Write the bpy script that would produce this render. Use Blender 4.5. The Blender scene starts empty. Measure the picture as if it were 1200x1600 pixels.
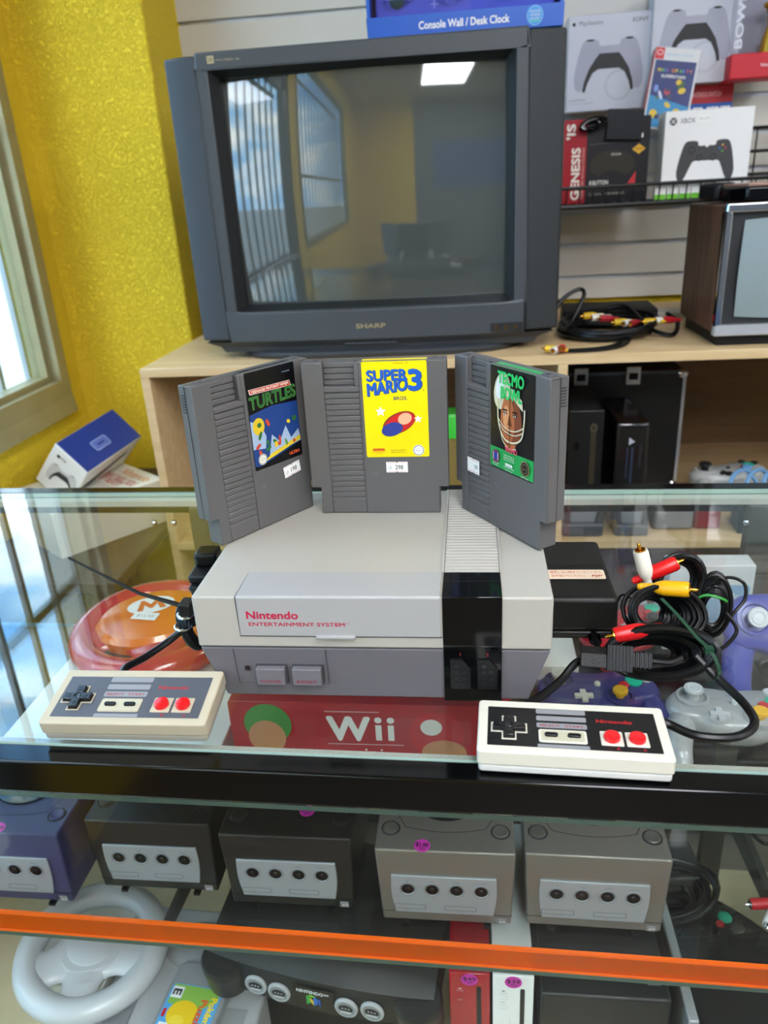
import bpy, bmesh, math, random
from mathutils import Vector, Matrix, Euler
random.seed(7)
C = bpy.context.scene
COL = C.collection
PI = math.pi

# ------------------------------------------------------------------ camera
cam_d = bpy.data.cameras.new('camera')
cam = bpy.data.objects.new('camera', cam_d)
COL.objects.link(cam)
YAW, PITCH, ROLL, FPX = 0.1254, 0.3959, -0.0585, 1185.34
_f = Vector((-math.sin(YAW) * math.cos(PITCH), math.cos(YAW) * math.cos(PITCH), -math.sin(PITCH)))
_r = Vector((math.cos(YAW), math.sin(YAW), 0))
_u = _r.cross(_f)
_r2 = _r * math.cos(ROLL) + _u * math.sin(ROLL)
_u2 = -_r * math.sin(ROLL) + _u * math.cos(ROLL)
mw = Matrix(((_r2.x, _u2.x, -_f.x, 0.0734), (_r2.y, _u2.y, -_f.y, -0.4604), (_r2.z, _u2.z, -_f.z, 0.3475), (0, 0, 0, 1)))
cam.matrix_world = mw
cam_d.sensor_fit = 'VERTICAL'
cam_d.sensor_height = 36
cam_d.sensor_width = 27
cam_d.lens = FPX / 1600 * 36
cam_d.clip_start = 0.01
cam_d.clip_end = 500
cam_d.dof.use_dof = True
cam_d.dof.focus_distance = 0.62
cam_d.dof.aperture_fstop = 8.0
C.camera = cam

# ------------------------------------------------------------------ exposure and world
C.view_settings.view_transform = 'Standard'
C.view_settings.look = 'None'
C.view_settings.exposure = -0.05
C.view_settings.gamma = 1.0
C.view_settings.use_curve_mapping = False
C.cycles.use_denoising = True
C.cycles.max_bounces = 14
C.cycles.transparent_max_bounces = 24
C.cycles.transmission_bounces = 12
C.cycles.glossy_bounces = 8
C.cycles.sample_clamp_indirect = 6
C.cycles.caustics_reflective = False
C.cycles.caustics_refractive = False

SKY_STRENGTH = 9.5
w = bpy.data.worlds.new('sky')
C.world = w
w.use_nodes = True
nt = w.node_tree
nt.nodes.clear()
out = nt.nodes.new('ShaderNodeOutputWorld')
bg = nt.nodes.new('ShaderNodeBackground')
tc = nt.nodes.new('ShaderNodeTexCoord')
mp = nt.nodes.new('ShaderNodeMapping')
mp.inputs['Scale'].default_value = (1.0, 1.0, 2.2)
mp.inputs['Location'].default_value = (0.3, 5.7, 1.0)
nz = nt.nodes.new('ShaderNodeTexNoise')
nz.inputs['Scale'].default_value = 2.6
nz.inputs['Detail'].default_value = 9
nz.inputs['Roughness'].default_value = 0.56
rp = nt.nodes.new('ShaderNodeValToRGB')
rp.color_ramp.elements[0].position = 0.42
rp.color_ramp.elements[0].color = (0.10, 0.30, 0.66, 1)
rp.color_ramp.elements[1].position = 0.60
rp.color_ramp.elements[1].color = (0.95, 0.96, 0.97, 1)
e = rp.color_ramp.elements.new(0.50)
e.color = (0.30, 0.54, 0.84, 1)
nt.links.new(tc.outputs['Generated'], mp.inputs['Vector'])
nt.links.new(mp.outputs['Vector'], nz.inputs['Vector'])
nt.links.new(nz.outputs['Fac'], rp.inputs['Fac'])
nt.links.new(rp.outputs['Color'], bg.inputs['Color'])
bg.inputs['Strength'].default_value = SKY_STRENGTH
nt.links.new(bg.outputs['Background'], out.inputs['Surface'])

sun_d = bpy.data.lights.new('sun', 'SUN')
sun_d.energy = 6
sun_d.angle = 0.01
sun_d.color = (1, 0.96, 0.88)
sun = bpy.data.objects.new('sun', sun_d)
COL.objects.link(sun)
sun.rotation_euler = Vector((-0.55, 0.35, -0.85)).to_track_quat('-Z', 'Y').to_euler()

def area(name, loc, size, size_y, direction, energy, color=(1, 1, 1), portal=False):
    d = bpy.data.lights.new(name, 'AREA')
    d.shape = 'RECTANGLE'
    d.size = size
    d.size_y = size_y
    d.energy = energy
    d.color = color
    o = bpy.data.objects.new(name, d)
    COL.objects.link(o)
    o.location = loc
    o.rotation_euler = Vector(direction).to_track_quat('-Z', 'Y').to_euler()
    if portal:
        d.cycles.is_portal = True
    return o
area('window_portal', (-1.0, 0.735, 0.72), 0.95, 1.5, (1, 0, 0), 1, portal=True)
area('door_portal', (-1.0, -0.30, 0.3), 1.0, 2.3, (1, 0, 0), 1, portal=True)
area('far_window_portal', (-1.0, -1.95, 0.72), 1.9, 1.5, (1, 0, 0), 1, portal=True)

# ------------------------------------------------------------------ helpers
def lin(h):
    h = h.lstrip('#')
    v = [int(h[i:i + 2], 16) / 255 for i in (0, 2, 4)]
    return [x / 12.92 if x <= 0.04045 else ((x + 0.055) / 1.055) ** 2.4 for x in v]

_mats = {}
def mat(col, rough=0.5, metal=0.0, noise=0.06, nscale=60, bump=0.0, bscale=300, coat=0.0, emit=0.0, name=None, alpha=1.0, spec=0.5, sub=0.0):
    key = (col, rough, metal, noise, nscale, bump, bscale, coat, emit, alpha, spec)
    if key in _mats:
        return _mats[key]
    m = bpy.data.materials.new(name or ('mat_' + col))
    m.use_nodes = True
    n = m.node_tree
    b = n.nodes['Principled BSDF']
    c = lin(col)
    b.inputs['Roughness'].default_value = rough
    b.inputs['Metallic'].default_value = metal
    b.inputs['Coat Weight'].default_value = coat
    b.inputs['Specular IOR Level'].default_value = spec
    b.inputs['Alpha'].default_value = alpha
    t = n.nodes.new('ShaderNodeTexCoord')
    if noise > 0:
        z = n.nodes.new('ShaderNodeTexNoise')
        z.inputs['Scale'].default_value = nscale
        z.inputs['Detail'].default_value = 3
        n.links.new(t.outputs['Object'], z.inputs['Vector'])
        mx = n.nodes.new('ShaderNodeMix')
        mx.data_type = 'RGBA'
        mx.inputs[6].default_value = (*[x * (1 - noise) for x in c], 1)
        mx.inputs[7].default_value = (*[min(1, x * (1 + noise)) for x in c], 1)
        n.links.new(z.outputs['Fac'], mx.inputs[0])
        n.links.new(mx.outputs[2], b.inputs['Base Color'])
    else:
        b.inputs['Base Color'].default_value = (*c, 1)
    if bump > 0:
        z2 = n.nodes.new('ShaderNodeTexNoise')
        z2.inputs['Scale'].default_value = bscale
        z2.inputs['Detail'].default_value = 4
        n.links.new(t.outputs['Object'], z2.inputs['Vector'])
        bp = n.nodes.new('ShaderNodeBump')
        bp.inputs['Strength'].default_value = bump
        bp.inputs['Distance'].default_value = 0.01
        n.links.new(z2.outputs['Fac'], bp.inputs['Height'])
        n.links.new(bp.outputs['Normal'], b.inputs['Normal'])
    if emit > 0:
        b.inputs['Emission Color'].default_value = (*c, 1)
        b.inputs['Emission Strength'].default_value = emit
    _mats[key] = m
    return m

def glass(name, tint='ffffff', rough=0.0, ior=1.5, boost=1.0, dust=0.0):
    """thin pane: fresnel reflection over clear transmission"""
    m = bpy.data.materials.new(name)
    m.use_nodes = True
    n = m.node_tree
    n.nodes.clear()
    o = n.nodes.new('ShaderNodeOutputMaterial')
    tr = n.nodes.new('ShaderNodeBsdfTransparent')
    tr.inputs['Color'].default_value = (*lin(tint), 1)
    gl = n.nodes.new('ShaderNodeBsdfGlossy')
    gl.inputs['Roughness'].default_value = rough
    fr = n.nodes.new('ShaderNodeFresnel')
    ge = n.nodes.new('ShaderNodeNewGeometry')
    mr = n.nodes.new('ShaderNodeMapRange')
    mr.inputs['To Min'].default_value = ior
    mr.inputs['To Max'].default_value = 1 / ior
    n.links.new(ge.outputs['Backfacing'], mr.inputs['Value'])
    n.links.new(mr.outputs['Result'], fr.inputs['IOR'])
    mu = n.nodes.new('ShaderNodeMath')
    mu.operation = 'MULTIPLY'
    mu.use_clamp = True
    mu.inputs[1].default_value = boost
    n.links.new(fr.outputs['Fac'], mu.inputs[0])
    mx = n.nodes.new('ShaderNodeMixShader')
    n.links.new(mu.outputs['Value'], mx.inputs['Fac'])
    n.links.new(tr.outputs[0], mx.inputs[1])
    n.links.new(gl.outputs[0], mx.inputs[2])
    last = mx
    if dust > 0:
        tc_ = n.nodes.new('ShaderNodeTexCoord')
        nz_ = n.nodes.new('ShaderNodeTexNoise')
        nz_.inputs['Scale'].default_value = 9
        nz_.inputs['Detail'].default_value = 8
        nz_.inputs['Roughness'].default_value = 0.7
        n.links.new(tc_.outputs['Object'], nz_.inputs['Vector'])
        r_ = n.nodes.new('ShaderNodeMapRange')
        r_.inputs['From Min'].default_value = 0.45
        r_.inputs['From Max'].default_value = 0.8
        r_.inputs['To Max'].default_value = dust
        n.links.new(nz_.outputs['Fac'], r_.inputs['Value'])
        df = n.nodes.new('ShaderNodeBsdfDiffuse')
        df.inputs['Color'].default_value = (0.6, 0.6, 0.6, 1)
        m2 = n.nodes.new('ShaderNodeMixShader')
        n.links.new(r_.outputs['Result'], m2.inputs['Fac'])
        n.links.new(mx.outputs[0], m2.inputs[1])
        n.links.new(df.outputs[0], m2.inputs[2])
        last = m2
    n.links.new(last.outputs[0], o.inputs['Surface'])
    return m

def wood(name, a, b, scale=(1, 8, 8), rough=0.45, fine=6):
    m = bpy.data.materials.new(name)
    m.use_nodes = True
    n = m.node_tree
    p = n.nodes['Principled BSDF']
    t = n.nodes.new('ShaderNodeTexCoord')
    mp = n.nodes.new('ShaderNodeMapping')
    mp.inputs['Scale'].default_value = scale
    z = n.nodes.new('ShaderNodeTexNoise')
    z.inputs['Scale'].default_value = fine
    z.inputs['Detail'].default_value = 6
    r = n.nodes.new('ShaderNodeValToRGB')
    r.color_ramp.elements[0].position = 0.3
    r.color_ramp.elements[0].color = (*lin(a), 1)
    r.color_ramp.elements[1].position = 0.7
    r.color_ramp.elements[1].color = (*lin(b), 1)
    n.links.new(t.outputs['Object'], mp.inputs['Vector'])
    n.links.new(mp.outputs['Vector'], z.inputs['Vector'])
    n.links.new(z.outputs['Fac'], r.inputs['Fac'])
    n.links.new(r.outputs['Color'], p.inputs['Base Color'])
    p.inputs['Roughness'].default_value = rough
    return m

def frame(o, x, y=None, z=None):
    """matrix whose columns are the given axes"""
    x = Vector(x).normalized()
    y = Vector(y)
    y = (y - x * y.dot(x)).normalized()
    z = x.cross(y)
    M = Matrix.Identity(4)
    for i, a in enumerate((x, y, z)):
        for j in range(3):
            M[j][i] = a[j]
    for j in range(3):
        M[j][3] = o[j]
    return M

_txt = {}
def text_geo(body, bold=0.0):
    k = (body, bold)
    if k not in _txt:
        cu = bpy.data.curves.new('t', 'FONT')
        cu.body = body
        cu.size = 1
        cu.offset = bold
        cu.resolution_u = 3
        ob = bpy.data.objects.new('t', cu)
        me = bpy.data.meshes.new_from_object(ob)
        vs = [v.co.copy() for v in me.vertices]
        fs = [tuple(p.vertices) for p in me.polygons]
        bpy.data.objects.remove(ob)
        bpy.data.meshes.remove(me)
        bpy.data.curves.remove(cu)
        _txt[k] = (vs, fs)
    return _txt[k]

class MB:
    def __init__(s):
        s.v, s.f, s.m, s.mats, s.sm = [], [], [], [], []
        s.M = Matrix.Identity(4)
        s.st = []
    def push(s, M):
        s.st.append(s.M)
        s.M = s.M @ M
        return s
    def pop(s):
        s.M = s.st.pop()
        return s
    def mi(s, m):
        if m not in s.mats:
            s.mats.append(m)
        return s.mats.index(m)
    def add(s, vs, fs, m, smooth=False):
        b = len(s.v)
        s.v += [s.M @ Vector(v) for v in vs]
        i = s.mi(m)
        for f in fs:
            s.f.append(tuple(b + k for k in f))
            s.m.append(i)
            s.sm.append(smooth)
        return s
    def box(s, x0, x1, y0, y1, z0, z1, m):
        vs = [(x, y, z) for z in (z0, z1) for y in (y0, y1) for x in (x0, x1)]
        return s.add(vs, [(0, 2, 3, 1), (4, 5, 7, 6), (0, 1, 5, 4), (2, 6, 7, 3), (0, 4, 6, 2), (1, 3, 7, 5)], m)
    def hexa(s, a, b, m):
        """two quads (4 points each, same winding) joined into a solid"""
        return s.add(list(a) + list(b), [(3, 2, 1, 0), (4, 5, 6, 7), (0, 1, 5, 4), (1, 2, 6, 5), (2, 3, 7, 6), (3, 0, 4, 7)], m)
    def prism(s, poly, z0, z1, m, top=None, smooth=False):
        n = len(poly)
        vs = [(x, y, z0) for x, y in poly] + [(x, y, z1) for x, y in poly]
        s.add(vs, [(i, (i + 1) % n, n + (i + 1) % n, n + i) for i in range(n)], m, smooth)
        s.add(vs[:n], [tuple(range(n))[::-1]], m)
        s.add(vs[n:], [tuple(range(n))], top or m)
        return s
    def rings(s, rings, m, smooth=True, cap=True, close=True):
        n = len(rings[0])
        vs = [p for r in rings for p in r]
        fs = []
        for k in range(len(rings) - 1):
            for i in range(n if close else n - 1):
                j = (i + 1) % n
                fs.append((k * n + i, k * n + j, (k + 1) * n + j, (k + 1) * n + i))
        s.add(vs, fs, m, smooth)
        if cap:
            s.add(rings[0], [tuple(range(n))[::-1]], m)
            s.add(rings[-1], [tuple(range(n))], m)
        return s
    def lathe(s, prof, m, n=28, c=(0, 0, 0), sx=1, sy=1, cap=True):
        rs = [[(c[0] + r * sx * math.cos(2 * PI * i / n), c[1] + r * sy * math.sin(2 * PI * i / n), c[2] + z) for i in range(n)] for r, z in prof]
        return s.rings(rs, m, True, cap)
    def cyl(s, c, r, h, m, n=24, r2=None):
        return s.lathe([(r, 0), (r if r2 is None else r2, h)], m, n, c)
    def sph(s, c, r, m, n=20, k=10):
        r = (r, r, r) if not isinstance(r, (tuple, list)) else r
        rs = []
        for a in range(1, k):
            t = -PI / 2 + PI * a / k
            rs.append([(c[0] + r[0] * math.cos(t) * math.cos(2 * PI * i / n), c[1] + r[1] * math.cos(t) * math.sin(2 * PI * i / n), c[2] + r[2] * math.sin(t)) for i in range(n)])
        return s.rings(rs, m, True, True)
    def tube(s, pts, r, m, n=8, r2=None):
        pts = [Vector(p) for p in pts]
        L = len(pts)
        t0 = (pts[1] - pts[0]).normalized()
        nrm = t0.orthogonal().normalized()
        rs = []
        for i, p in enumerate(pts):
            t = (pts[min(i + 1, L - 1)] - pts[max(i - 1, 0)])
            t = t.normalized() if t.length > 1e-9 else t0
            nrm = (nrm - t * nrm.dot(t)).normalized()
            bn = t.cross(nrm)
            rr = r if r2 is None else r + (r2 - r) * i / (L - 1)
            rs.append([p + (nrm * math.cos(2 * PI * k / n) + bn * math.sin(2 * PI * k / n)) * rr for k in range(n)])
        return s.rings(rs, m, True, True)
    def torus(s, c, R, r, m, n=32, k=10, sx=1, sy=1, rz=1):
        vs, fs = [], []
        for i in range(n):
            a = 2 * PI * i / n
            for j in range(k):
                b = 2 * PI * j / k
                vs.append((c[0] + (R * sx + r * math.cos(b)) * math.cos(a), c[1] + (R * sy + r * math.cos(b)) * math.sin(a), c[2] + r * rz * math.sin(b)))
        for i in range(n):
            for j in range(k):
                fs.append((i * k + j, ((i + 1) % n) * k + j, ((i + 1) % n) * k + (j + 1) % k, i * k + (j + 1) % k))
        return s.add(vs, fs, m, True)
    # flat art on the local XY plane at height h
    def quad(s, x0, y0, x1, y1, m, h=0.0):
        return s.add([(x0, y0, h), (x1, y0, h), (x1, y1, h), (x0, y1, h)], [(0, 1, 2, 3)], m)
    def poly(s, pts, m, h=0.0):
        return s.add([(x, y, h) for x, y in pts], [tuple(range(len(pts)))], m)
    def ell(s, x, y, rx, ry, m, h=0.0, n=28, rot=0, a0=0, a1=2 * PI):
        ps = []
        for i in range(n):
            a = a0 + (a1 - a0) * i / (n if abs(a1 - a0 - 2 * PI) < 1e-6 else n - 1)
            u, v = rx * math.cos(a), ry * math.sin(a)
            ps.append((x + u * math.cos(rot) - v * math.sin(rot), y + u * math.sin(rot) + v * math.cos(rot)))
        return s.poly(ps, m, h)
    def ring2(s, x, y, rx, ry, w, m, h=0.0, n=32):
        vs, fs = [], []
        for i in range(n):
            a = 2 * PI * i / n
            vs += [(x + rx * math.cos(a), y + ry * math.sin(a), h), (x + (rx - w) * math.cos(a), y + (ry - w) * math.sin(a), h)]
        for i in range(n):
            j = (i + 1) % n
            fs.append((2 * i, 2 * j, 2 * j + 1, 2 * i + 1))
        return s.add(vs, fs, m)
    def rr2(s, x0, y0, x1, y1, r, m, h=0.0):
        return s.poly(rrect(x0, y0, x1, y1, r), m, h)
    def line(s, pts, w, m, h=0.0):
        vs, fs = [], []
        pts = [Vector((p[0], p[1])) for p in pts]
        for i, p in enumerate(pts):
            t = (pts[min(i + 1, len(pts) - 1)] - pts[max(i - 1, 0)]).normalized()
            q = Vector((-t.y, t.x)) * w / 2
            vs += [(p.x + q.x, p.y + q.y, h), (p.x - q.x, p.y - q.y, h)]
        for i in range(len(pts) - 1):
            fs.append((2 * i, 2 * i + 1, 2 * i + 3, 2 * i + 2))
        return s.add(vs, fs, m)
    def text(s, body, x, y, hgt, m, h=0.0002, width=None, bold=0.0, align='L', rot=0, shear=0, skew=0):
        """hgt is the cap height; y the baseline"""
        if bold > 0:
            d = min(bold, .05) * hgt * 1.1
            n_ = 4 if bold < .03 else 6
            for q in range(n_):
                s.text(body, x + d * math.cos(2 * PI * (q + .5) / n_), y + d * math.sin(2 * PI * (q + .5) / n_), hgt, m, h + .000004 * q, width, 0, align, rot, shear, skew)
        vs, fs = text_geo(body, 0)
        if not vs:
            return s
        x0, x1 = min(v.x for v in vs), max(v.x for v in vs)
        k = hgt / 0.70
        kx = k if width is None else width / (x1 - x0)
        W = (x1 - x0) * kx
        off = {'L': 0, 'C': -W / 2, 'R': -W}[align]
        cr, sr = math.cos(rot), math.sin(rot)
        o = []
        for v in vs:
            u, t = (v.x - x0) * kx + off, v.y * k
            u += shear * t
            t += skew * u
            o.append((x + u * cr - t * sr, y + u * sr + t * cr, h))
        return s.add(o, fs, m)
    def build(s, name, parent=None, bevel=0, seg=2, sharp=0.6, flat=False, subd=0):
        me = bpy.data.meshes.new(name)
        me.from_pydata([tuple(v) for v in s.v], [], s.f)
        for m in s.mats:
            me.materials.append(m)
        me.polygons.foreach_set('material_index', s.m)
        me.polygons.foreach_set('use_smooth', [x or (bevel > 0) for x in s.sm])
        me.update()
        if not flat:
            bm = bmesh.new()
            bm.from_mesh(me)
            bmesh.ops.remove_doubles(bm, verts=bm.verts, dist=1e-6)
            bm.to_mesh(me)
            bm.free()
        if any(s.sm) or bevel > 0:
            me.set_sharp_from_angle(angle=sharp)
        o = bpy.data.objects.new(name, me)
        COL.objects.link(o)
        if parent:
            o.parent = parent
        if bevel > 0:
            b = o.modifiers.new('bevel', 'BEVEL')
            b.width = bevel
            b.segments = seg
            b.limit_method = 'ANGLE'
            b.angle_limit = 0.6
            b.harden_normals = False
        return o

def rrect(x0, y0, x1, y1, r, n=4):
    ps = []
    for cx, cy, a in ((x1 - r, y1 - r, 0), (x0 + r, y1 - r, 1), (x0 + r, y0 + r, 2), (x1 - r, y0 + r, 3)):
        for k in range(n + 1):
            t = (a + k / n) * PI / 2
            ps.append((cx + r * math.cos(t), cy + r * math.sin(t)))
    return ps

def spline(pts, n=10, closed=False):
    """Catmull-Rom through points"""
    P = [Vector(p) for p in pts]
    L = len(P)
    out = []
    rng = range(L) if closed else range(L - 1)
    for i in rng:
        if closed:
            a, b, c, d = P[(i - 1) % L], P[i], P[(i + 1) % L], P[(i + 2) % L]
        else:
            a, b, c, d = P[max(i - 1, 0)], P[i], P[i + 1], P[min(i + 2, L - 1)]
        for k in range(n):
            t = k / n
            out.append(0.5 * ((2 * b) + (c - a) * t + (2 * a - 5 * b + 4 * c - d) * t * t + (3 * b - a - 3 * c + d) * t ** 3))
    if not closed:
        out.append(P[-1])
    return out

def thing(name, label, cat, loc=(0, 0, 0), rot=(0, 0, 0), group=None, M=None):
    o = bpy.data.objects.new(name, None)
    o.empty_display_size = 0.02
    COL.objects.link(o)
    if M is not None:
        o.matrix_world = M
    else:
        o.location = loc
        o.rotation_euler = rot
    tag(o, label, cat, group)
    return o
def tag(o, label, cat, group=None, kind=None):
    if label:
        o['label'] = label
    if cat:
        o['category'] = cat
    if group:
        o['group'] = group
    if kind:
        o['kind'] = kind
    return o
def struct(o, label=None):
    o['kind'] = 'structure'
    if label:
        o['label'] = label
    return o
def place(o, loc, rot=(0, 0, 0)):
    o.location = loc
    o.rotation_euler = rot
    return o
def copy_tree(o, parent=None):
    c = o.copy()
    COL.objects.link(c)
    c.parent = parent
    for ch in list(o.children):
        copy_tree(ch, c)
    return c
RX90 = Matrix.Rotation(PI / 2, 4, 'X')      # art plane XY -> faces -Y (x right, y up)
def facing(x, y, z):
    return Matrix.Translation((x, y, z)) @ RX90

# ------------------------------------------------------------------ shared materials
def knockdown(name, col, s=0.9):
    m = bpy.data.materials.new(name)
    m.use_nodes = True
    n = m.node_tree
    p = n.nodes['Principled BSDF']
    p.inputs['Roughness'].default_value = 0.7
    t = n.nodes.new('ShaderNodeTexCoord')
    z = n.nodes.new('ShaderNodeTexNoise')
    z.inputs['Scale'].default_value = 150
    z.inputs['Detail'].default_value = 4
    z.inputs['Distortion'].default_value = 0.9
    z.inputs['Roughness'].default_value = 0.55
    r = n.nodes.new('ShaderNodeValToRGB')
    r.color_ramp.elements[0].position = 0.42
    r.color_ramp.elements[1].position = 0.62
    b = n.nodes.new('ShaderNodeBump')
    b.inputs['Strength'].default_value = s
    b.inputs['Distance'].default_value = 0.0035
    n.links.new(t.outputs['Object'], z.inputs['Vector'])
    n.links.new(z.outputs['Fac'], r.inputs['Fac'])
    n.links.new(r.outputs['Color'], b.inputs['Height'])
    n.links.new(b.outputs['Normal'], p.inputs['Normal'])
    c = lin(col)
    p.inputs['Base Color'].default_value = (*c, 1)
    return m

YELLOW = knockdown('yellow_wall_paint', 'ffdb2e')
SLAT = mat('cbc8bf', 0.42, noise=0.05, nscale=9, name='slatwall_laminate')
ALU = mat('c9ccd0', 0.35, 0.55, noise=0.2, nscale=14, name='aluminium')
FRAME = mat('a39a74', 0.38, 0.35, noise=0.15, nscale=20, name='bronze_window_frame')
WHITEP = mat('eceae4', 0.45, noise=0.05, nscale=20, name='white_paint')
MAPLE = wood('maple_laminate', 'c9a878', 'dabf92', (1.2, 9, 9))
MAPLE_D = wood('maple_edge', 'd9c29c', 'e4d2b0', (1.2, 9, 9))
BLACKG = mat('050506', 0.12, noise=0.1, nscale=30, spec=0.35, name='gloss_black')
BLACKM = mat('0e0e0f', 0.5, noise=0.15, nscale=80, spec=.3, name='matte_black')
BLACKR = mat('08080a', 0.34, noise=0.2, nscale=120, spec=.35, name='black_rubber')
BLACKP = mat('121212', 0.42, spec=.35, noise=0.15, nscale=90, bump=0.15, bscale=900, name='black_plastic')
INK = mat('101114', 0.6, noise=0, name='black_ink')
WHITE = mat('e9e8e6', 0.45, noise=0.02, name='white_print')
RED = mat('c8101e', 0.4, noise=0.03, name='red_print')
GOLD = mat('d8a13c', 0.22, 1.0, noise=0.1, name='gold_plating')
CHROME = mat('d8dade', 0.12, 1.0, noise=0.05, name='chrome')
PANE = glass('clear_glass', 'fafdfc', 0.0, 1.5, 1.0)
PANE_TOP = glass('counter_glass', 'fafdfb', 0.0, 1.5, 1.0, dust=0.03)
PANE_WIN = glass('window_glass', 'f4f8f6')
GREEN_EDGE = mat('7fae9c', 0.15, noise=0.1, nscale=40, name='green_glass_edge')
STICKER = mat('eeeeea', 0.5, noise=0.02, name='price_paper')
PINK = mat('c932a8', 0.5, noise=0.04, name='magenta_sticker')

# ------------------------------------------------------------------ the room
FZ, CZ = -1.02, 1.75
XR, YF, YB = 3.2, -4.0, 1.475
fl = bpy.data.materials.new('floor_tile')
fl.use_nodes = True
_n = fl.node_tree
_b = _n.nodes['Principled BSDF']
_b.inputs['Roughness'].default_value = 0.35
_t = _n.nodes.new('ShaderNodeTexCoord')
_k = _n.nodes.new('ShaderNodeTexBrick')
_k.offset = 0
_k.inputs['Scale'].default_value = 1
_k.inputs['Brick Width'].default_value = 0.45
_k.inputs['Row Height'].default_value = 0.45
_k.inputs['Mortar Size'].default_value = 0.004
_k.inputs['Color1'].default_value = (*lin('6a6255'), 1)
_k.inputs['Color2'].default_value = (*lin('5f584c'), 1)
_k.inputs['Mortar'].default_value = (*lin('47423a'), 1)
_n.links.new(_t.outputs['Object'], _k.inputs['Vector'])
_n.links.new(_k.outputs['Color'], _b.inputs['Base Color'])
b = MB(); b.box(-0.97, XR + .1, YF - .1, YB + .1, FZ - .1, FZ, fl); struct(b.build('floor'))
b = MB(); b.box(-0.97, XR + .1, YF - .1, YB + .1, CZ, CZ + .1, mat('d8d6cf', 0.8, bump=0.2, bscale=80, name='ceiling_tile')); struct(b.build('ceiling'))
# left wall with window and door openings
WX0, WX1 = -0.91, -0.85
WTOP = 1.45
b = MB()
b.box(WX0, WX1, 0.28, 1.245, FZ, -0.035, YELLOW)
b.box(WX0, WX1, 1.172, 1.245, -0.035, WTOP, YELLOW)
b.box(WX0, WX1, YF, YB, WTOP, CZ, YELLOW)
b.box(WX0, WX1, 0.20, 0.28, FZ, WTOP, YELLOW)
b.box(WX0, WX1, -0.98, -0.82, FZ, WTOP, YELLOW)
b.box(WX0, WX1, -2.95, -0.98, FZ, -0.035, YELLOW)
b.box(WX0, WX1, YF, -2.95, FZ, WTOP, YELLOW)
struct(b.build('wall_left'))
b = MB(); b.box(WX0, -0.562, 1.245, YB + .1, FZ, CZ, YELLOW); struct(b.build('wall_corner', bevel=0.004))
b = MB(); b.box(XR, XR + .1, YF, YB, FZ, CZ, mat('a9a69e', .5, noise=.1, nscale=3, name='right_wall_paint')); struct(b.build('wall_right'))
b = MB(); b.box(-0.91, 0.1, YF - .1, YF, FZ, CZ, YELLOW); b.box(0.1, XR, YF - .1, YF, FZ, CZ, mat('5f6468', .6, noise=.1, nscale=3, name='front_wall_paint'))
b.box(0.4, XR, YF, YF + .01, 0.35, 1.1, mat('1f4f86', 0.5, name='blue_banner')); struct(b.build('wall_front'))
# slatwall
b = MB()
b.box(-0.562, XR, 1.462, YB + .1, FZ, CZ, YELLOW)
g0, gp = 0.142, 0.072
z = 0.093
k = 0
while z < CZ:
    g = g0 + gp * k
    b.box(-0.562, XR, 1.447, 1.461, z, min(g - 0.0045, CZ), SLAT)
    b.box(-0.562, XR, 1.4575, 1.4615, g - 0.0045, g + 0.0045, ALU)
    b.box(-0.562, XR, 1.452, 1.4575, g - 0.0045, g - 0.0030, ALU)
    z = g + 0.0045
    k += 1
struct(b.build('wall_back'))

def window(name, y0, y1, z0, z1, muntin=True):
    b = MB()
    x0, x1 = -0.895, -0.838
    for a in ((y0, y0 + .034, z0, z1), (y1 - .034, y1, z0, z1), (y0 + .0341, y1 - .0341, z0, z0 + .042), (y0 + .0341, y1 - .0341, z1 - .042, z1)):
        b.box(x0, x1, a[0], a[1], a[2], a[3], FRAME)
    # inner sash, a step deeper
    for a in ((y0 + .034, y0 + .050, z0 + .042, z1 - .042), (y1 - .050, y1 - .034, z0 + .042, z1 - .042), (y0 + .050, y1 - .050, z0 + .042, z0 + .054), (y0 + .050, y1 - .050, z1 - .054, z1 - .042)):
        b.box(x0, x1 - .022, a[0], a[1], a[2], a[3], FRAME)
    w = struct(b.build(name, flat=True))
    g = MB(); g.box(-0.882, -0.878, y0 + .050, y1 - .050, z0 + .054, z1 - .054, PANE_WIN)
    g.build('pane', w)
    return w
w1 = window('window_1', 0.28, 1.172, -0.04, WTOP)
w2 = window('window_2', -2.95, -0.98, -0.04, WTOP)
# interior ledge (sloping aluminium sill) under the first window
b = MB(); b.hexa([(-0.85, 0.28, -0.075), (-0.85, 1.172, -0.075), (-0.832, 1.172, -0.075), (-0.832, 0.28, -0.075)], [(-0.85, 0.28, -0.038), (-0.85, 1.172, -0.038), (-0.838, 1.172, -0.038), (-0.838, 0.28, -0.038)], FRAME)
struct(b.build('trim_1'))
# security bars outside the windows and the door
BARM = mat('9a9fa2', 0.4, 0.3, noise=0.1, nscale=30, name='grey_bar_paint')
BARD = mat('4c5459', 0.45, 0.3, noise=0.1, nscale=30, name='dark_bar_paint')
def bars(name, label, y0, y1, z0, z1, ys, crosses, wd=0.013):
    t = thing(name, label, 'security bars', (-0.93, (y0 + y1) / 2, z0))
    yc = (y0 + y1) / 2
    for y in ys:
        b = MB(); b.box(-wd / 2, wd / 2, y - yc - wd / 2, y - yc + wd / 2, 0, z1 - z0, BARM)
        b.build('upright_bar', t, bevel=0.001, seg=1)
    for cz in crosses:
        b = MB(); b.box(-wd / 2 - .006, -wd / 2, y0 - yc, y1 - yc, cz - z0 - .014, cz - z0 + .014, BARD)
        b.build('cross_bar', t)
    return t
bars('window_bars', 'grey steel security bars outside the window beside the counter', 0.2, 1.25, -0.1, 1.5, [0.285 + 0.11 * i for i in range(9)], [0.52, 1.3, -0.05])
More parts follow.
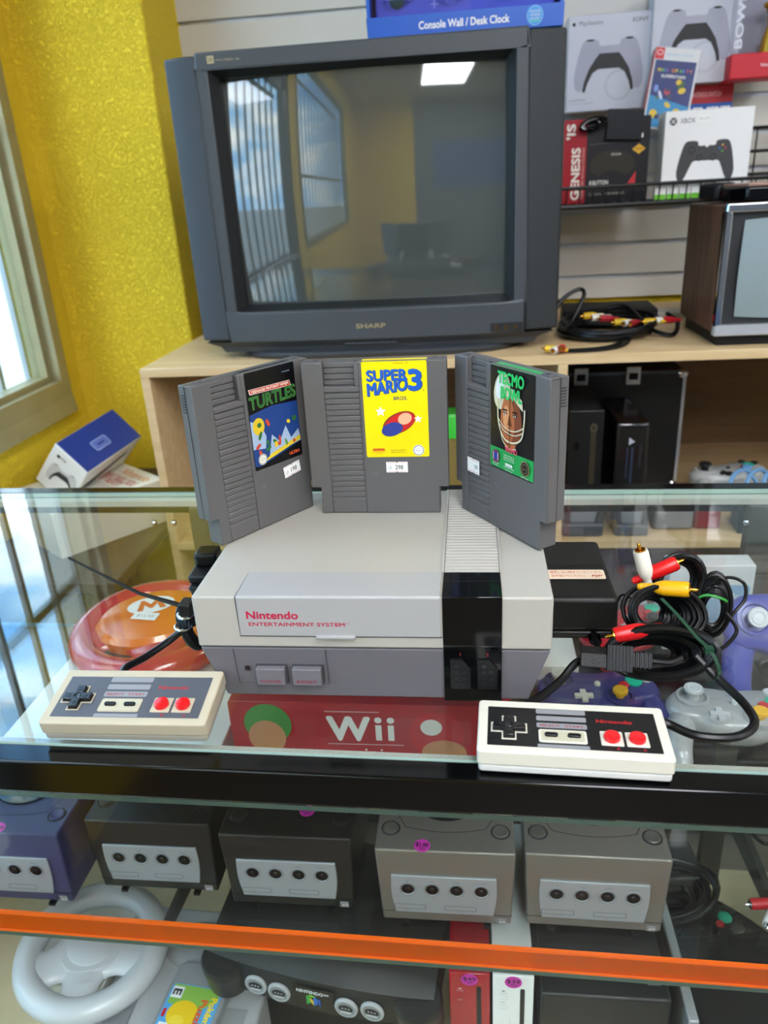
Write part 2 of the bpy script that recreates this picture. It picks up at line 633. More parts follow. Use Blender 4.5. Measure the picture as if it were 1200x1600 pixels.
bars('window_bars', 'grey steel security bars outside the far shop window behind the viewer', -3.0, -0.95, -0.1, 1.5, [-2.9 + 0.11 * i for i in range(18)], [0.52, 1.3, -0.05])
# glazed door
b = MB()
DD = mat('3c4146', 0.4, 0.4, noise=0.1, name='door_aluminium')
for a in ((-0.82, -0.72, FZ, WTOP), (0.10, 0.20, FZ, WTOP), (-0.82, 0.20, FZ, FZ + .18), (-0.82, 0.20, WTOP - .1, WTOP), (-0.82, .20, 1.05, 1.12), (-0.82, 0.20, -0.08, -0.02)):
    b.box(-0.90, -0.86, a[0], a[1], a[2], a[3], DD)
d = struct(b.build('door_1'))
g = MB(); g.box(-0.882, -0.878, -0.72, 0.10, FZ + .18, WTOP - .1, PANE_WIN); g.build('pane', d)
b = MB(); b.box(-0.855, -0.835, -0.72, 0.10, -0.07, -0.03, ALU); b.build('push_bar', d)
bars('door_bars', 'dark barred gate outside the glass shop door', -0.75, 0.13, -0.95, 1.4, [-0.69 + 0.1 * i for i in range(9)], [1.02, -0.05, -0.4])

# outside
GRASS = bpy.data.materials.new('sunlit_grass')
GRASS.use_nodes = True
_n = GRASS.node_tree
_b = _n.nodes['Principled BSDF']
_b.inputs['Roughness'].default_value = 0.9
_t = _n.nodes.new('ShaderNodeTexCoord'); _z = _n.nodes.new('ShaderNodeTexNoise'); _z.inputs['Scale'].default_value = 14; _z.inputs['Detail'].default_value = 8
_r = _n.nodes.new('ShaderNodeValToRGB')
_r.color_ramp.elements[0].position = 0.35; _r.color_ramp.elements[0].color = (*lin('5f7a24'), 1)
_r.color_ramp.elements[1].position = 0.62; _r.color_ramp.elements[1].color = (*lin('b4b860'), 1)
_n.links.new(_t.outputs['Object'], _z.inputs['Vector']); _n.links.new(_z.outputs['Fac'], _r.inputs['Fac']); _n.links.new(_r.outputs['Color'], _b.inputs['Base Color'])
b = MB(); b.box(-5.5, -1.35, -1.0, 9, FZ - .12, FZ - .04, GRASS); tag(struct(b.build('lawn_ground')), None, None)
b = MB(); b.box(-60, -0.97, -40, 40, FZ - .3, FZ - .12, mat('8e8e8a', 0.85, noise=0.12, nscale=3, bump=0.3, bscale=40, name='asphalt')); struct(b.build('parking_ground'))
b = MB(); b.box(-1.35, -0.97, -3.2, 9, FZ - .12, FZ - .03, mat('c9c6bd', 0.8, noise=0.1, nscale=5, name='concrete')); struct(b.build('sidewalk_ground'))
b = MB()
b.box(-1.06, -0.965, 0.2, 1.4, -0.11, -0.075, WHITEP)
struct(b.build('exterior_sill'))
b = MB()
b.box(-1.05, -0.97, 1.235, 1.40, -0.075, 1.6, WHITEP)
struct(b.build('exterior_pilaster', bevel=0.003))
# trees beyond the lawn
def tree(x, y, h, label, seed):
    rnd = random.Random(seed)
    t = thing('tree', label, 'tree', (x, y, FZ - .12))
    tr = MB(); tr.tube([(0, 0, 0), (0.05, 0, h * .3), (0, 0.05, h * .6)], 0.12, mat('4d3f31', 0.9, name='bark'), 8, 0.05); tr.build('trunk', t)
    cr = MB()
    lm = mat('3f5a2c', 0.8, noise=0.5, nscale=3, bump=0.8, bscale=8, name='foliage')
    for i in range(26):
        a = rnd.random() * 2 * PI; rr = rnd.random() ** .5 * h * .32
        cr.sph((rr * math.cos(a), rr * math.sin(a), h * (.45 + .5 * rnd.random() * (1 - rr / h))), (h * .12, h * .12, h * .09), lm, 10, 6)
    cr.build('crown', t)
tree(-16, 3, 4.5, 'round green tree beyond the parking lot, the nearer one', 1)
tree(-20, -3, 5.5, 'round green tree beyond the parking lot, the taller one', 2)
tree(-18, -9, 5, 'round green tree at the far end of the parking lot', 3)

# ceiling lights
def troffer(x, y, label):
    t = thing('ceiling_light', label, 'ceiling light', (x, y, CZ), group='ceiling light panels')
    b = MB(); b.box(-.32, .32, -.62, .62, -.012, 0, WHITEP); b.build('frame', t)
    b = MB(); b.box(-.29, .29, -.59, .59, -.018, -.012, mat('f4f6ff', 0.5, noise=0, emit=TROFFER, name='lit_diffuser')); b.build('diffuser', t)
TROFFER = 24.0
troffer(0.5, -1.2, 'lit fluorescent ceiling panel nearest to the shelves')
troffer(0.5, -2.6, 'lit fluorescent ceiling panel at the far end of the shop')
troffer(2.3, -0.4, 'lit fluorescent ceiling panel over the right of the shop')
troffer(2.3, -2.6, 'lit fluorescent ceiling panel over the far right corner')

# ------------------------------------------------------------------ shelf unit
SU = thing('shelf_unit', 'long pale maple laminate shelf unit under the televisions', 'shelf unit', (-0.522, 0.85, FZ))
def su(name, x0, x1, y0, y1, z0, z1, m=MAPLE, edge=True):
    b = MB()
    b.box(x0, x1, y0, y1, z0, z1, m)
    return b.build(name, SU, bevel=0.0008, seg=1)
ZT = 0.08 - FZ
su('top_board', 0, 2.6, 0, 0.578, ZT - .016, ZT)
su('side_panel', 0, .016, 0, .578, 0, ZT - .016)
for x in (0.744, 1.50, 2.3):
    su('divider', x, x + .016, 0.001, .578, 0, ZT - .016)
zs_ = -0.267 - FZ
for x0, x1 in ((.016, .744), (.76, 1.5), (1.516, 2.3)):
    su('shelf_board', x0, x1, 0.001, .57, zs_ - .016, zs_)
    su('bottom_board', x0, x1, 0.001, .57, .08, .096)
su('back_panel', .016, 2.58, .570, .5775, .0, ZT - .016, wood('maple_back_shaded', '6b5234', '7a6040', (1.2, 9, 9)))  # darkened maple; the shade inside the compartments is put into its colour

# ------------------------------------------------------------------ big television
TVB = mat('3f4347', 0.42, noise=0.06, nscale=60, bump=0.06, bscale=1500, name='tv_bezel_grey')
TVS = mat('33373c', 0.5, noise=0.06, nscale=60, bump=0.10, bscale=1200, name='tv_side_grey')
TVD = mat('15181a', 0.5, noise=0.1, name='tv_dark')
TVR = mat('202527', 0.5, noise=0.1, bump=0.1, bscale=1200, name='tv_side_grey_shaded')  # darker copy of the side grey; shade on right column put into colour
t = thing('television', 'large dark grey CRT television standing on the maple shelf unit', 'television', (-0.098, 0.90, 0.08))
X0, X1, ZB, Z1 = -0.263, 0.265, 0.032, 0.492       # bezel extents, local
b = MB()
SX0, SX1, SZ0, SZ1 = -0.243, 0.245, 0.086, 0.466
b.box(X0, X1, 0, .05, SZ1, Z1, TVB)
b.box(X0, SX0, 0, .05, SZ0, SZ1, TVB)
b.box(SX1, X1, 0, .05, SZ0, SZ1, TVB)
arc = [(X0, .05)] + [(X0 + (X1 - X0) * i / 16, -0.018 * math.sin(PI * i / 16)) for i in range(17)] + [(X1, .05)]
b.prism(arc, ZB, SZ0, TVB)
bz = b.build('bezel', t, bevel=0.003)
# bevelled inner surround sloping to the tube
b = MB()
o_, i_ = [(SX0, SZ0), (SX1, SZ0), (SX1, SZ1), (SX0, SZ1)], [(SX0 + .012, SZ0 + .010), (SX1 - .012, SZ0 + .010), (SX1 - .012, SZ1 - .010), (SX0 + .012, SZ1 - .010)]
b.add([(x, 0.0, z) for x, z in o_] + [(x, .02, z) for x, z in i_], [(0, 1, 5, 4), (1, 2, 6, 5), (2, 3, 7, 6), (3, 0, 4, 7)], TVD)
b.add([(x, 0.02, z) for x, z in i_] + [(x, .034, z) for x, z in i_], [(0, 1, 5, 4), (1, 2, 6, 5), (2, 3, 7, 6), (3, 0, 4, 7)], TVD)
b.build('screen_surround', t)
# curved tube face
b = MB()
NU, NV = 36, 28
vs, fs = [], []
x0, x1, z0, z1 = SX0 + .008, SX1 - .008, SZ0 + .006, SZ1 - .006
for j in range(NV + 1):
    for i in range(NU + 1):
        u, v = -1 + 2 * i / NU, -1 + 2 * j / NV
        vs.append(((x0 + x1) / 2 + u * (x1 - x0) / 2, 0.012 + 0.015 * (u * u) + 0.010 * v * v, (z0 + z1) / 2 + v * (z1 - z0) / 2))
for j in range(NV):
    for i in range(NU):
        a = j * (NU + 1) + i
        fs.append((a, a + 1, a + NU + 2, a + NU + 1))
b.add(vs, fs, mat('4a4f4c', 0.03, noise=0.03, nscale=5, coat=1.0, name='crt_glass', spec=0.9), True)
b.build('screen', t, sharp=3)
# speaker columns
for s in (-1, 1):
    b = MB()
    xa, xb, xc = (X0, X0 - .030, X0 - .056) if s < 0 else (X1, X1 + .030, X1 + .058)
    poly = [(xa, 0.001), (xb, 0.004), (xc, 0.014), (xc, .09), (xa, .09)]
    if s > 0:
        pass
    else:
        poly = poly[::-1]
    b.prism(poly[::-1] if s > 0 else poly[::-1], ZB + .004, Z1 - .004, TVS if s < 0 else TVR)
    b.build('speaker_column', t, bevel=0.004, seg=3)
# skirt below the bezel
b = MB()
sk = lambda z, g, yb: [(X0 - .05 + g, yb + .05, z), (X0 - .05 + g, .012 + g * .3, z)] + [(X0 - .05 + g + (X1 - X0 + .1 - 2 * g) * i / 16, .012 + g * .3 - .026 * math.sin(PI * i / 16), z) for i in range(1, 16)] + [(X1 + .05 - g, .012 + g * .3, z), (X1 + .05 - g, yb + .05, z)]
b.rings([sk(.012, .032, .0), sk(.022, .024, .0), sk(.032, .0, .0)], TVS, smooth=False)
b.build('lower_skirt', t)
b = MB()
st = lambda z, r: [(0.0 + (.262 + r) * math.cos(a), .10 + (.125 + r) * math.sin(a), z) if False else ((.262 + r) * math.copysign(abs(math.cos(a)) ** .45, math.cos(a)), .115 + (.128 + r) * math.copysign(abs(math.sin(a)) ** .8, math.sin(a)), z) for a in [2 * PI * i / 48 for i in range(48)]]
b.rings([st(0, 0), st(.008, .004), st(.012, 0), st(.014, -.008)], TVS, smooth=False)
b.build('stand', t)
# cabinet behind
b = MB()
b.hexa([(X0 - .05, .09, .02), (X1 + .05, .09, .02), (X1 + .05, .09, Z1 - .006), (X0 - .05, .09, Z1 - .006)], [(X0 + .08, .42, .03), (X1 - .08, .42, .03), (X1 - .08, .42, Z1 - .12), (X0 + .08, .42, Z1 - .12)], TVD)
b.box(X0 + .002, X1 - .002, .05, .1, ZB, Z1 - .002, TVS)
b.build('rear_housing', t, bevel=0.004)
TLET = mat('b9a985', 0.35, 0.6, noise=0, name='tv_lettering')
b = MB(); b.push(facing(0, -0.0187, 0)); b.text('SHARP', -0.002, 0.053, 0.0075, TLET, 0, width=.052, bold=0.03, align='C'); b.pop()
b.build('brand_badge', t)
b = MB(); b.push(facing(0, -0.0006, 0)); b.quad(-.242, .475, -.231, .4855, TLET, 0); b.text('SE', -.2405, .4775, .006, INK, .0002, width=.008); b.text('MTX STEREO  dbx', -.228, .4775, .0028, TLET, 0, width=.040); b.pop()
b.build('model_badge', t)
b = MB(); b.push(facing(0, -0.0140, 0)); b.quad(-.052, .024, .044, .0275, TVD, 0)
for i in range(9):
    b.quad(-.049 + i * .0102, .0262, -.0405 + i * .0102, .0272, mat('59606a', 0.5, noise=0), .0003)
b.pop(); b.build('control_flap', t)
b = MB(); b.box(.205, .262, -.0062, .004, .036, .051, TVD)
for i in range(3):
    b.push(Matrix.Translation((.217 + i * .016, -.0062, .0435)) @ RX90); b.ring2(0, 0, .0038, .0038, .0014, GOLD, .0003); b.ell(0, 0, .002, .002, INK, .0003); b.pop()
b.build('front_sockets', t)

# small wood-grain television on the right
WAL = wood('walnut_veneer', '3c2418', '6a4630', (8, 8, 1.0), 0.5, 8)
t = thing('television', 'small vintage television with walnut side and silver rim at the right', 'television', (0.478, 0.88, 0.08))
b = MB(); b.box(0, .38, .006, .22, .022, .222, WAL); b.build('cabinet', t, bevel=0.002)
b = MB()
for a in ((0, .38, .212, .225), (0, .38, .018, .036), (0, .010, .036, .212), (.37, .38, .036, .212)):
    b.box(a[0], a[1], -.006, .012, a[2], a[3], CHROME if a[2] > .2 or a[1] < .02 else ALU)
b.build('silver_rim', t, bevel=0.002)
b = MB(); b.box(.010, .37, .004, .02, .036, .212, mat('2a2c2e', 0.4, noise=0.1)); b.build('inner_bezel', t)
b = MB()
vs, fs = [], []
for j in range(17):
    for i in range(21):
        u, v = -1 + i / 10, -1 + j / 8
        k_ = 1 - .06 * u * u
        vs.append((.135 + u * .107 * (1 - .03 * v * v), -.011 + .007 * u * u + .006 * v * v, .124 + v * .079 * (1 - .05 * u * u)))
for j in range(16):
    for i in range(20):
        a = j * 21 + i
        fs.append((a, a + 1, a + 22, a + 21))
b.add(vs, fs, mat('8d9a9b', 0.12, noise=0.03, coat=1.0, name='pale_crt_glass'), True)
b.build('screen', t, sharp=3)
b = MB(); b.box(.01, .37, .01, .21, 0, .022, BLACKM); b.build('foot', t)

# ------------------------------------------------------------------ display case
LINER = mat('a9a79e', 0.6, noise=0.45, nscale=900, name='speckled_grey_rail')
DECK = mat('c2b292', 0.4, noise=0.28, nscale=11, name='beige_marble_laminate')
DC = thing('display_case', 'black framed glass display counter holding game consoles', 'display case', (0, 0, FZ), (0, 0, -0.0187))
DX0, DX1, DY0, DY1 = -0.95 + .2, 1.25, -0.058, 0.432
def dc(name, bx, m, bev=0, seg=2):
    b = MB(); b.box(bx[0], bx[1], bx[2], bx[3], bx[4] - FZ, bx[5] - FZ, m); return b.build(name, DC, bevel=bev, seg=seg)
b = MB()
z0, z1 = -0.006 - FZ, 0 - FZ
b.add([(DX0, DY0, z0), (DX1, DY0, z0), (DX1, DY1, z0), (DX0, DY1, z0), (DX0, DY0, z1), (DX1, DY0, z1), (DX1, DY1, z1), (DX0, DY1, z1)], [(3, 2, 1, 0), (4, 5, 6, 7)], PANE_TOP)
b.add([(DX0, DY0, z0), (DX1, DY0, z0), (DX1, DY1, z0), (DX0, DY1, z0), (DX0, DY0, z1), (DX1, DY0, z1), (DX1, DY1, z1), (DX0, DY1, z1)], [(0, 1, 5, 4), (1, 2, 6, 5), (2, 3, 7, 6), (3, 0, 4, 7)], mat('a9c4b8', 0.15, noise=0.1, nscale=40, name='pale_glass_edge'))
b.build('glass_top', DC)
dc('front_rail', (DX0, DX1, -0.0765, -0.0585, -0.0285, -0.0010), BLACKG, .0015)
dc('rail_liner', (DX0, DX1, -0.0575, -0.046, -0.010, -0.0065), LINER)
dc('rear_rail', (DX0, DX1, 0.4325, 0.452, -0.03, 0.0005), BLACKG, .0015)
dc('rear_track', (DX0, DX1, 0.417, 0.431, -0.014, -0.0065), mat('d6d4ca', 0.35, 0.2, noise=0.1, nscale=20, name='pale_track'))
dc('front_pane', (DX0, DX1, -0.068, -0.063, -0.86, -0.0285), glass('front_glass', 'fafdfb', boost=0.4))
dc('base', (DX0, DX1, -0.072, 0.45, -1.02, -0.86), BLACKM, .002)
dc('lower_deck', (DX0, DX1, -0.06, 0.44, -0.64, -0.62), DECK)
SHELFG = glass('shelf_glass', 'f8fbfa', boost=0.7, dust=0.004)
def gshelf(x0, x1, y0, y1, z):
    b = MB()
    z0, z1 = z - .006 - FZ, z - FZ
    v = [(x0, y0, z0), (x1, y0, z0), (x1, y1, z0), (x0, y1, z0), (x0, y0, z1), (x1, y0, z1), (x1, y1, z1), (x0, y1, z1)]
    b.add(v, [(3, 2, 1, 0), (4, 5, 6, 7)], SHELFG)
    b.add(v, [(0, 1, 5, 4), (1, 2, 6, 5), (2, 3, 7, 6), (3, 0, 4, 7)], mat('4f5f57', 0.2, noise=0.05, name='shelf_edge'))
    return b.build('glass_shelf', DC)
gshelf(DX0, DX1, 0.088, 0.41, -0.19)
gshelf(DX0, DX1, 0.098, 0.41, -0.41)
for x in (-.300, .392, 1.1):
    dc('upright', (x, x + .028, 0.41, 0.428, -0.86, -0.014), mat('5a5850', 0.4, 0.5, noise=0.1))
    for z in (-.19, -.41):
        b = MB(); b.hexa([(x + .010, .12, z - .018 - FZ), (x + .018, .12, z - .018 - FZ), (x + .018, .12, z - .006 - FZ), (x + .010, .12, z - .006 - FZ)][::-1], [(x + .010, .41, z - .05 - FZ), (x + .018, .41, z - .05 - FZ), (x + .018, .41, z - .006 - FZ), (x + .010, .41, z - .006 - FZ)][::-1], mat('3b3a36', 0.45, 0.3, noise=0.1))
        b.build('shelf_bracket', DC)
b = MB()
for x in (-.345, -.318, .385, .43):
    b.sph((x, .40, -.030 - FZ), (.004, .004, .004), CHROME, 10, 6)
b.build('track_screws', DC)
# fluorescent orange acrylic strip standing on the shelf front edge
ORG = bpy.data.materials.new('orange_acrylic')
ORG.use_nodes = True
_n = ORG.node_tree; _n.nodes.clear()
_o = _n.nodes.new('ShaderNodeOutputMaterial'); _tr = _n.nodes.new('ShaderNodeBsdfTransparent'); _tr.inputs['Color'].default_value = (1.0, 0.34, 0.04, 1)
_d = _n.nodes.new('ShaderNodeBsdfPrincipled'); _d.inputs['Base Color'].default_value = (1.0, 0.20, 0.01, 1); _d.inputs['Roughness'].default_value = 0.08
_m = _n.nodes.new('ShaderNodeMixShader'); _m.inputs[0].default_value = 0.36
_n.links.new(_tr.outputs[0], _m.inputs[1]); _n.links.new(_d.outputs[0], _m.inputs[2]); _n.links.new(_m.outputs[0], _o.inputs[0])
ORGE = mat('ff6a14', 0.25, noise=0.03, name='fluorescent_orange_edge')
b = MB()
b.box(DX0 + .01, DX1 - .01, 0, .003, 0.0035, .0275, ORG)
b.box(DX0 + .01, DX1 - .01, -.0004, .0034, .0275, .0305, ORGE)
b.box(DX0 + .01, DX1 - .01, -.0004, .0034, 0, .0035, ORGE)
o = b.build('acrylic_strip')
place(o, (0, 0.0985, -0.41), (0, 0, -0.0187))
tag(o, 'fluorescent orange acrylic strip along the front edge of the lower glass shelf', 'shelf strip')
b = MB(); b.box(DX0 + .01, DX1 - .01, 0, .003, 0, .03, mat('c8e600', 0.3, noise=0.03, name='fluorescent_yellow'))
o = b.build('acrylic_strip'); place(o, (0, -0.045, -0.62), (0, 0, -0.0187))
tag(o, 'yellow green acrylic strip at the bottom of the display counter', 'shelf strip')

# ------------------------------------------------------------------ the grey game console on the counter
NL = mat('a8a49a', 0.46, noise=0.03, nscale=30, bump=0.08, bscale=1600, name='console_light_grey')
NF = mat('9f9e9c', 0.42, noise=0.02, nscale=30, bump=0.06, bscale=1600, name='console_flap_grey')
ND = mat('625f63', 0.44, noise=0.04, nscale=60, bump=0.08, bscale=1800, name='console_dark_grey')
NGAP = mat('37363a', 0.6, noise=0, name='console_gap')
NB = mat('040507', 0.10, noise=0.05, spec=0.4, name='console_gloss_black')
CRIM = mat('b3123e', 0.5, noise=0, name='crimson_print')
t = thing('game_console', 'classic light and dark grey home game console on the glass counter', 'game console', (0, 0, 0.003))
H = 0.086; HS = 0.043; W2 = 0.128
b = MB()
b.box(-W2, W2, 0, .203, HS + .0012, H, NL)
b.build('upper_shell', t, bevel=0.0016, seg=3)
b = MB()
g_ = .0152
lo = [(-W2 + g_, .0028, 0), (W2 - g_, .0028, 0), (W2 - g_, .195, 0), (-W2 + g_, .195, 0)]
hi = [(-W2 + .0006, .0010, HS), (W2 - .0006, .0010, HS), (W2 - .0006, .202, HS), (-W2 + .0006, .202, HS)]
b.hexa(lo, hi, ND)
b.build('lower_shell', t, bevel=0.001)
b = MB(); b.box(-W2 + .002, W2 - .002, .002, .2, HS - .0005, HS + .0016, NGAP); b.build('seam', t)
# vent panel: recessed floor and ridges
b = MB()
b.box(.0522, .0932, .0365, .2028, H, H + .0002, NGAP)
y = .0375
while y < .200:
    b.hexa([(.0528, y, H), (.0926, y, H), (.0926, y + .0042, H), (.0528, y + .0042, H)], [(.0528, y + .0006, H + .0014), (.0926, y + .0006, H + .0014), (.0926, y + .0034, H + .0014), (.0528, y + .0034, H + .0014)], NL)
    y += .0052
b.box(.0505, .0524, .0365, .2025, H, H + .0014, NL); b.box(.0930, .0949, .0365, .2025, H, H + .0014, NL)
b.build('vent_grille', t, bevel=0.0003, seg=1)
# black band
b = MB()
b.box(.0520, .0934, -.0010, .0362, HS + .004, H + .0010, NB)
b.box(.0520, .0934, -.0004, .030, .0, HS + .004, NB)
b.build('black_band', t, bevel=0.0006)
b = MB()
b.quad(.0522, .0215, .0932, .0219, mat('2a2b2e', .4, noise=0), H + .0012)
b.push(facing(0, -.00115, 0))
b.quad(.0522, .0475, .0932, .0479, mat('2a2b2e', .4, noise=0), 0); b.pop()
b.build('band_seam', t)
# controller sockets
for n_, px_ in (('1', .0640), ('2', .0832)):
    b = MB()
    b.push(facing(px_, -.00055, .0235))
    b.text(n_, 0, .0155, .0028, mat('7e1420', .5, noise=0), .0002, align='C', bold=.04)
    o_ = [(-.0072, -.0118), (.0072, -.0118), (.0072, .0052), (.0015, .0128), (-.0072, .0128)]
    i_ = [(x * .78, y * .84) for x, y in o_]
    b.prism(o_, 0, .0012, mat('0c0d10', .4, noise=0))
    b.poly(i_, mat('020203', .6, noise=0), .00125)
    for r_ in range(4):
        for c_ in range(2):
            if r_ == 3 and c_ == 1:
                continue
            b.lathe([(.0017, 0), (.0017, .0008)], mat('1a1c1f', .3, noise=0), 10, (-.0026 + .0050 * c_, -.0075 + .0052 * r_, .0012))
    b.pop()
    b.build('controller_socket', t)
# cartridge flap
b = MB()
prof = [(.0358, H), (.0358, H + .0011), (.0, H + .0011), (-.0012, H - .0003), (-.0012, .0545), (.0, .0545), (.0, H)]
x0, x1 = -.0947, .0508
ring = lambda x: [(x, y, z) for y, z in prof]
b.rings([ring(x0), ring(x1)], NF, smooth=False)
b.build('cartridge_flap', t, bevel=0.0005)
b = MB()
b.push(Matrix.Translation((0, 0, H + .00025)))
b.line([(x0 - .0005, .0), (x0 - .0005, .0366), (x1 + .0006, .0366)], .0009, NGAP, 0)
b.pop()
b.push(facing(0, -.0003, 0))
b.line([(x0 - .0005, H), (x0 - .0005, .0540), (x1 + .0006, .0540)], .0010, NGAP, 0)
b.pop()
b.build('flap_gap', t)
b = MB(); b.box(-.0385, -.0100, -.0038, -.0008, .0535, .0560, NF); b.build('flap_lip', t, bevel=0.0006)
b = MB()
b.push(facing(0, -.00135, 0))
b.text('Nintendo', -.0882, .0690, .0060, CRIM, 0, width=.0375, bold=.045)
b.text('ENTERTAINMENT SYSTEM', -.0873, .0630, .0030, CRIM, 0, width=.0700, bold=.03)
b.text('TM', -.0168, .0648, .0012, CRIM, 0, width=.0028)
b.pop(); b.build('crimson_lettering', t)
# power panel
def fy(z):
    return .0028 - .0018 * z / HS
b = MB()
b.push(facing(0, .0005, 0))
for pts in ([(-.1028, .0425), (-.1010, .0125)], [(-.0335, .0425), (-.0328, .0125)]):
    b.line(pts, .0007, NGAP, 0)
b.line([(-.1010, .0125), (-.0328, .0125)], .0003, NGAP, 0)
b.quad(-.0955, .0235, -.0915, .0275, mat('2c1c20', .3, noise=0), 0)
b.quad(-.0945, .0245, -.0925, .0265, mat('140a0c', .2, noise=0), .0002)
b.pop(); b.build('power_panel', t)
for x_, w_ in ((-.0872, 'POWER'), (-.0600, 'RESET')):
    b = MB()
    b.box(x_ + .0002, x_ + .0240, .0002, .004, .0135, .0288, NGAP)
    o_ = b.build('button_well', t)
    b = MB()
    b.box(x_ + .0010, x_ + .0225, -.0045, .003, .0140, .0280, mat('6a676b', .42, noise=.03))
    k_ = b.build('button', t, bevel=0.0006)
    b = MB(); b.push(facing(0, -.00462, 0)); b.text(w_, x_ + .01175, .0163, .0024, mat('8a2036', .5, noise=0), 0, width=.0155, align='C', bold=.015); b.pop()
    b.build('button_lettering', k_)
b = MB()
for x_ in (-.1, .1):
    for y_ in (.02, .18):
        b.cyl((x_, y_, -.003), .005, .0031, BLACKR, 14)
b.build('feet', t)

# ------------------------------------------------------------------ cartridges
CG = lambda d=0: mat('5b5958', 0.47, noise=0.03, nscale=60, bump=0.10, bscale=1800, name='cartridge_grey')
CGD = mat('2b2a2c', 0.6, noise=0, name='cartridge_groove')
CW, CHH, CT = 0.120, 0.1334, 0.0165
def cartridge(label, M, art, side=True):
    t = thing('game_cartridge', label, 'game cartridge', M=M, group='grey cartridges standing on the console')
    g = CG()
    hw = CW / 2
    b = MB()
    # back slab and step
    b.push(RX90)
    b.prism([(-.052, 0), (.052, 0), (.052, .024), (hw, .024), (hw, CHH), (-hw, CHH), (-hw, .024), (-.052, .024)], -CT, -.0060, g)
    b.prism([(-.052, 0), (.052, 0), (.052, .024), (hw, .024), (hw, CHH), (-.0160, CHH), (-.0160, .1130), (-.0425, .1130), (-.0425, CHH), (-hw, CHH), (-hw, .024), (-.052, .024)], -.0060, -.0013, g)
    # plain left strip, right field (front layer)
    b.prism([(-.052, 0), (-.0425, 0), (-.0425, CHH), (-hw, CHH), (-hw, .024), (-.052, .024)], -.0013, 0, g)
    b.prism([(-.0122, 0), (.052, 0), (.052, .024), (hw, .024), (hw, CHH), (-.0122, CHH)], -.0013, 0, g)
    b.pop()
    b.box(-.0422, -.0125, .0002, .0014, 0.0003, .0135, g)
    b.build('shell', t, bevel=0.0009, seg=2)
    b = MB()
    z = .0150
    while z < .1080:
        b.box(-.0420, -.0130, .0003, .0016, z, z + .0042, g)
        z += .0049
    for i in range(4):
        b.box(-.0425, -.0160, .0050, .0062, .1135 + i * .0049, .1135 + i * .0049 + .0040, g)
    b.build('grip_ridges', t, bevel=0.0005, seg=1)
    b = MB()
    b.box(-.0160, -.0122, -.0002, .0058, .1130, CHH, g)
    b.box(-.0424, -.0122, -.0002, .0020, .1085, .1128, g)
    b.build('notch_lip', t, bevel=0.0006)
    b = MB()
    for x_ in (-.052, .046):
        b.box(x_, x_ + .009, .003, .0085, CHH - .001, CHH + .0012, g)
        b.box(x_ + .002, x_ + .007, .0042, .0072, CHH + .0010, CHH + .0013, CGD)
    b.box(-hw + .0004, hw - .0004, .0088, .0094, CHH - .0002, CHH + .0001, CGD)
    for s in (-1, 1):
        b.box(s * hw - .0001, s * hw + .0001, .0088, .0094, .024, CHH, CGD)
        for i in range(7):
            b.box(s * hw - .0002, s * hw + .0002, .010, .0145, .112 + i * .0022, .1128 + i * .0022, CGD)
    b.build('moulding_lines', t)
    b = MB(); b.push(facing(0, -.00006, 0)); b.poly([(-.0060, .0440 - .006), (.0015, .0440 - .006), (-.0022, .0335)], mat('626063', .5, noise=0), 0); b.pop(); b.build('arrow_mark', t)
    b = MB(); b.push(facing(0, -.00025, 0)); art(b); b.pop(); b.build('label', t)
    return t
LX0, LX1, LY0, LY1 = -.0095, .0440, .0515, .1332      # label rectangle on the cartridge face
def seal(b, x, y, r, m1, m2, h):
    b.ell(x, y, r, r, m1, h); b.ring2(x, y, r * .92, r * .92, r * .12, m2, h + .00008)
    b.text('OFFICIAL', x, y + r * .28, r * .16, m2, h + .0001, width=r * .8, align='C')
    b.text('Nintendo', x, y - r * .12, r * .26, m2, h + .0001, width=r * 1.2, align='C')
    b.text('SEAL', x, y - r * .52, r * .16, m2, h + .0001, width=r * .6, align='C')
def price(b, x, y, w, h, txt, rot=0, hh=.0006, faint='LA'):
    q = Matrix.Translation((x, y, hh)) @ Matrix.Rotation(rot, 4, 'Z')
    b.push(q)
    n = w * .05
    b.poly([(-w / 2, -h / 2), (-n, -h / 2), (0, -h / 2 + n), (n, -h / 2), (w / 2, -h / 2), (w / 2, h / 2), (n, h / 2), (0, h / 2 - n), (-n, h / 2), (-w / 2, h / 2)], STICKER, 0)
    b.line([(-w * .45, h * .40), (w * .45, h * .40)], h * .03, mat('d88a8a', .5, noise=0), .0001)
    b.line([(-w * .45, -h * .40), (w * .45, -h * .40)], h * .03, mat('d88a8a', .5, noise=0), .0001)
    b.text(faint, -w * .40, -h * .2, h * .34, mat('9a9a98', .5, noise=0), .0001, width=w * .16)
    b.text(txt, -w * .08, -h * .22, h * .42, INK, .0001, width=w * .36, bold=.01)
    b.pop()
def label_top(b, m):
    b.add([(LX0 + .0, LY1, 0), (LX1, LY1, 0), (LX1, LY1 + .0004, -.0095), (LX0, LY1 + .0004, -.0095)], [(0, 1, 2, 3)], m)

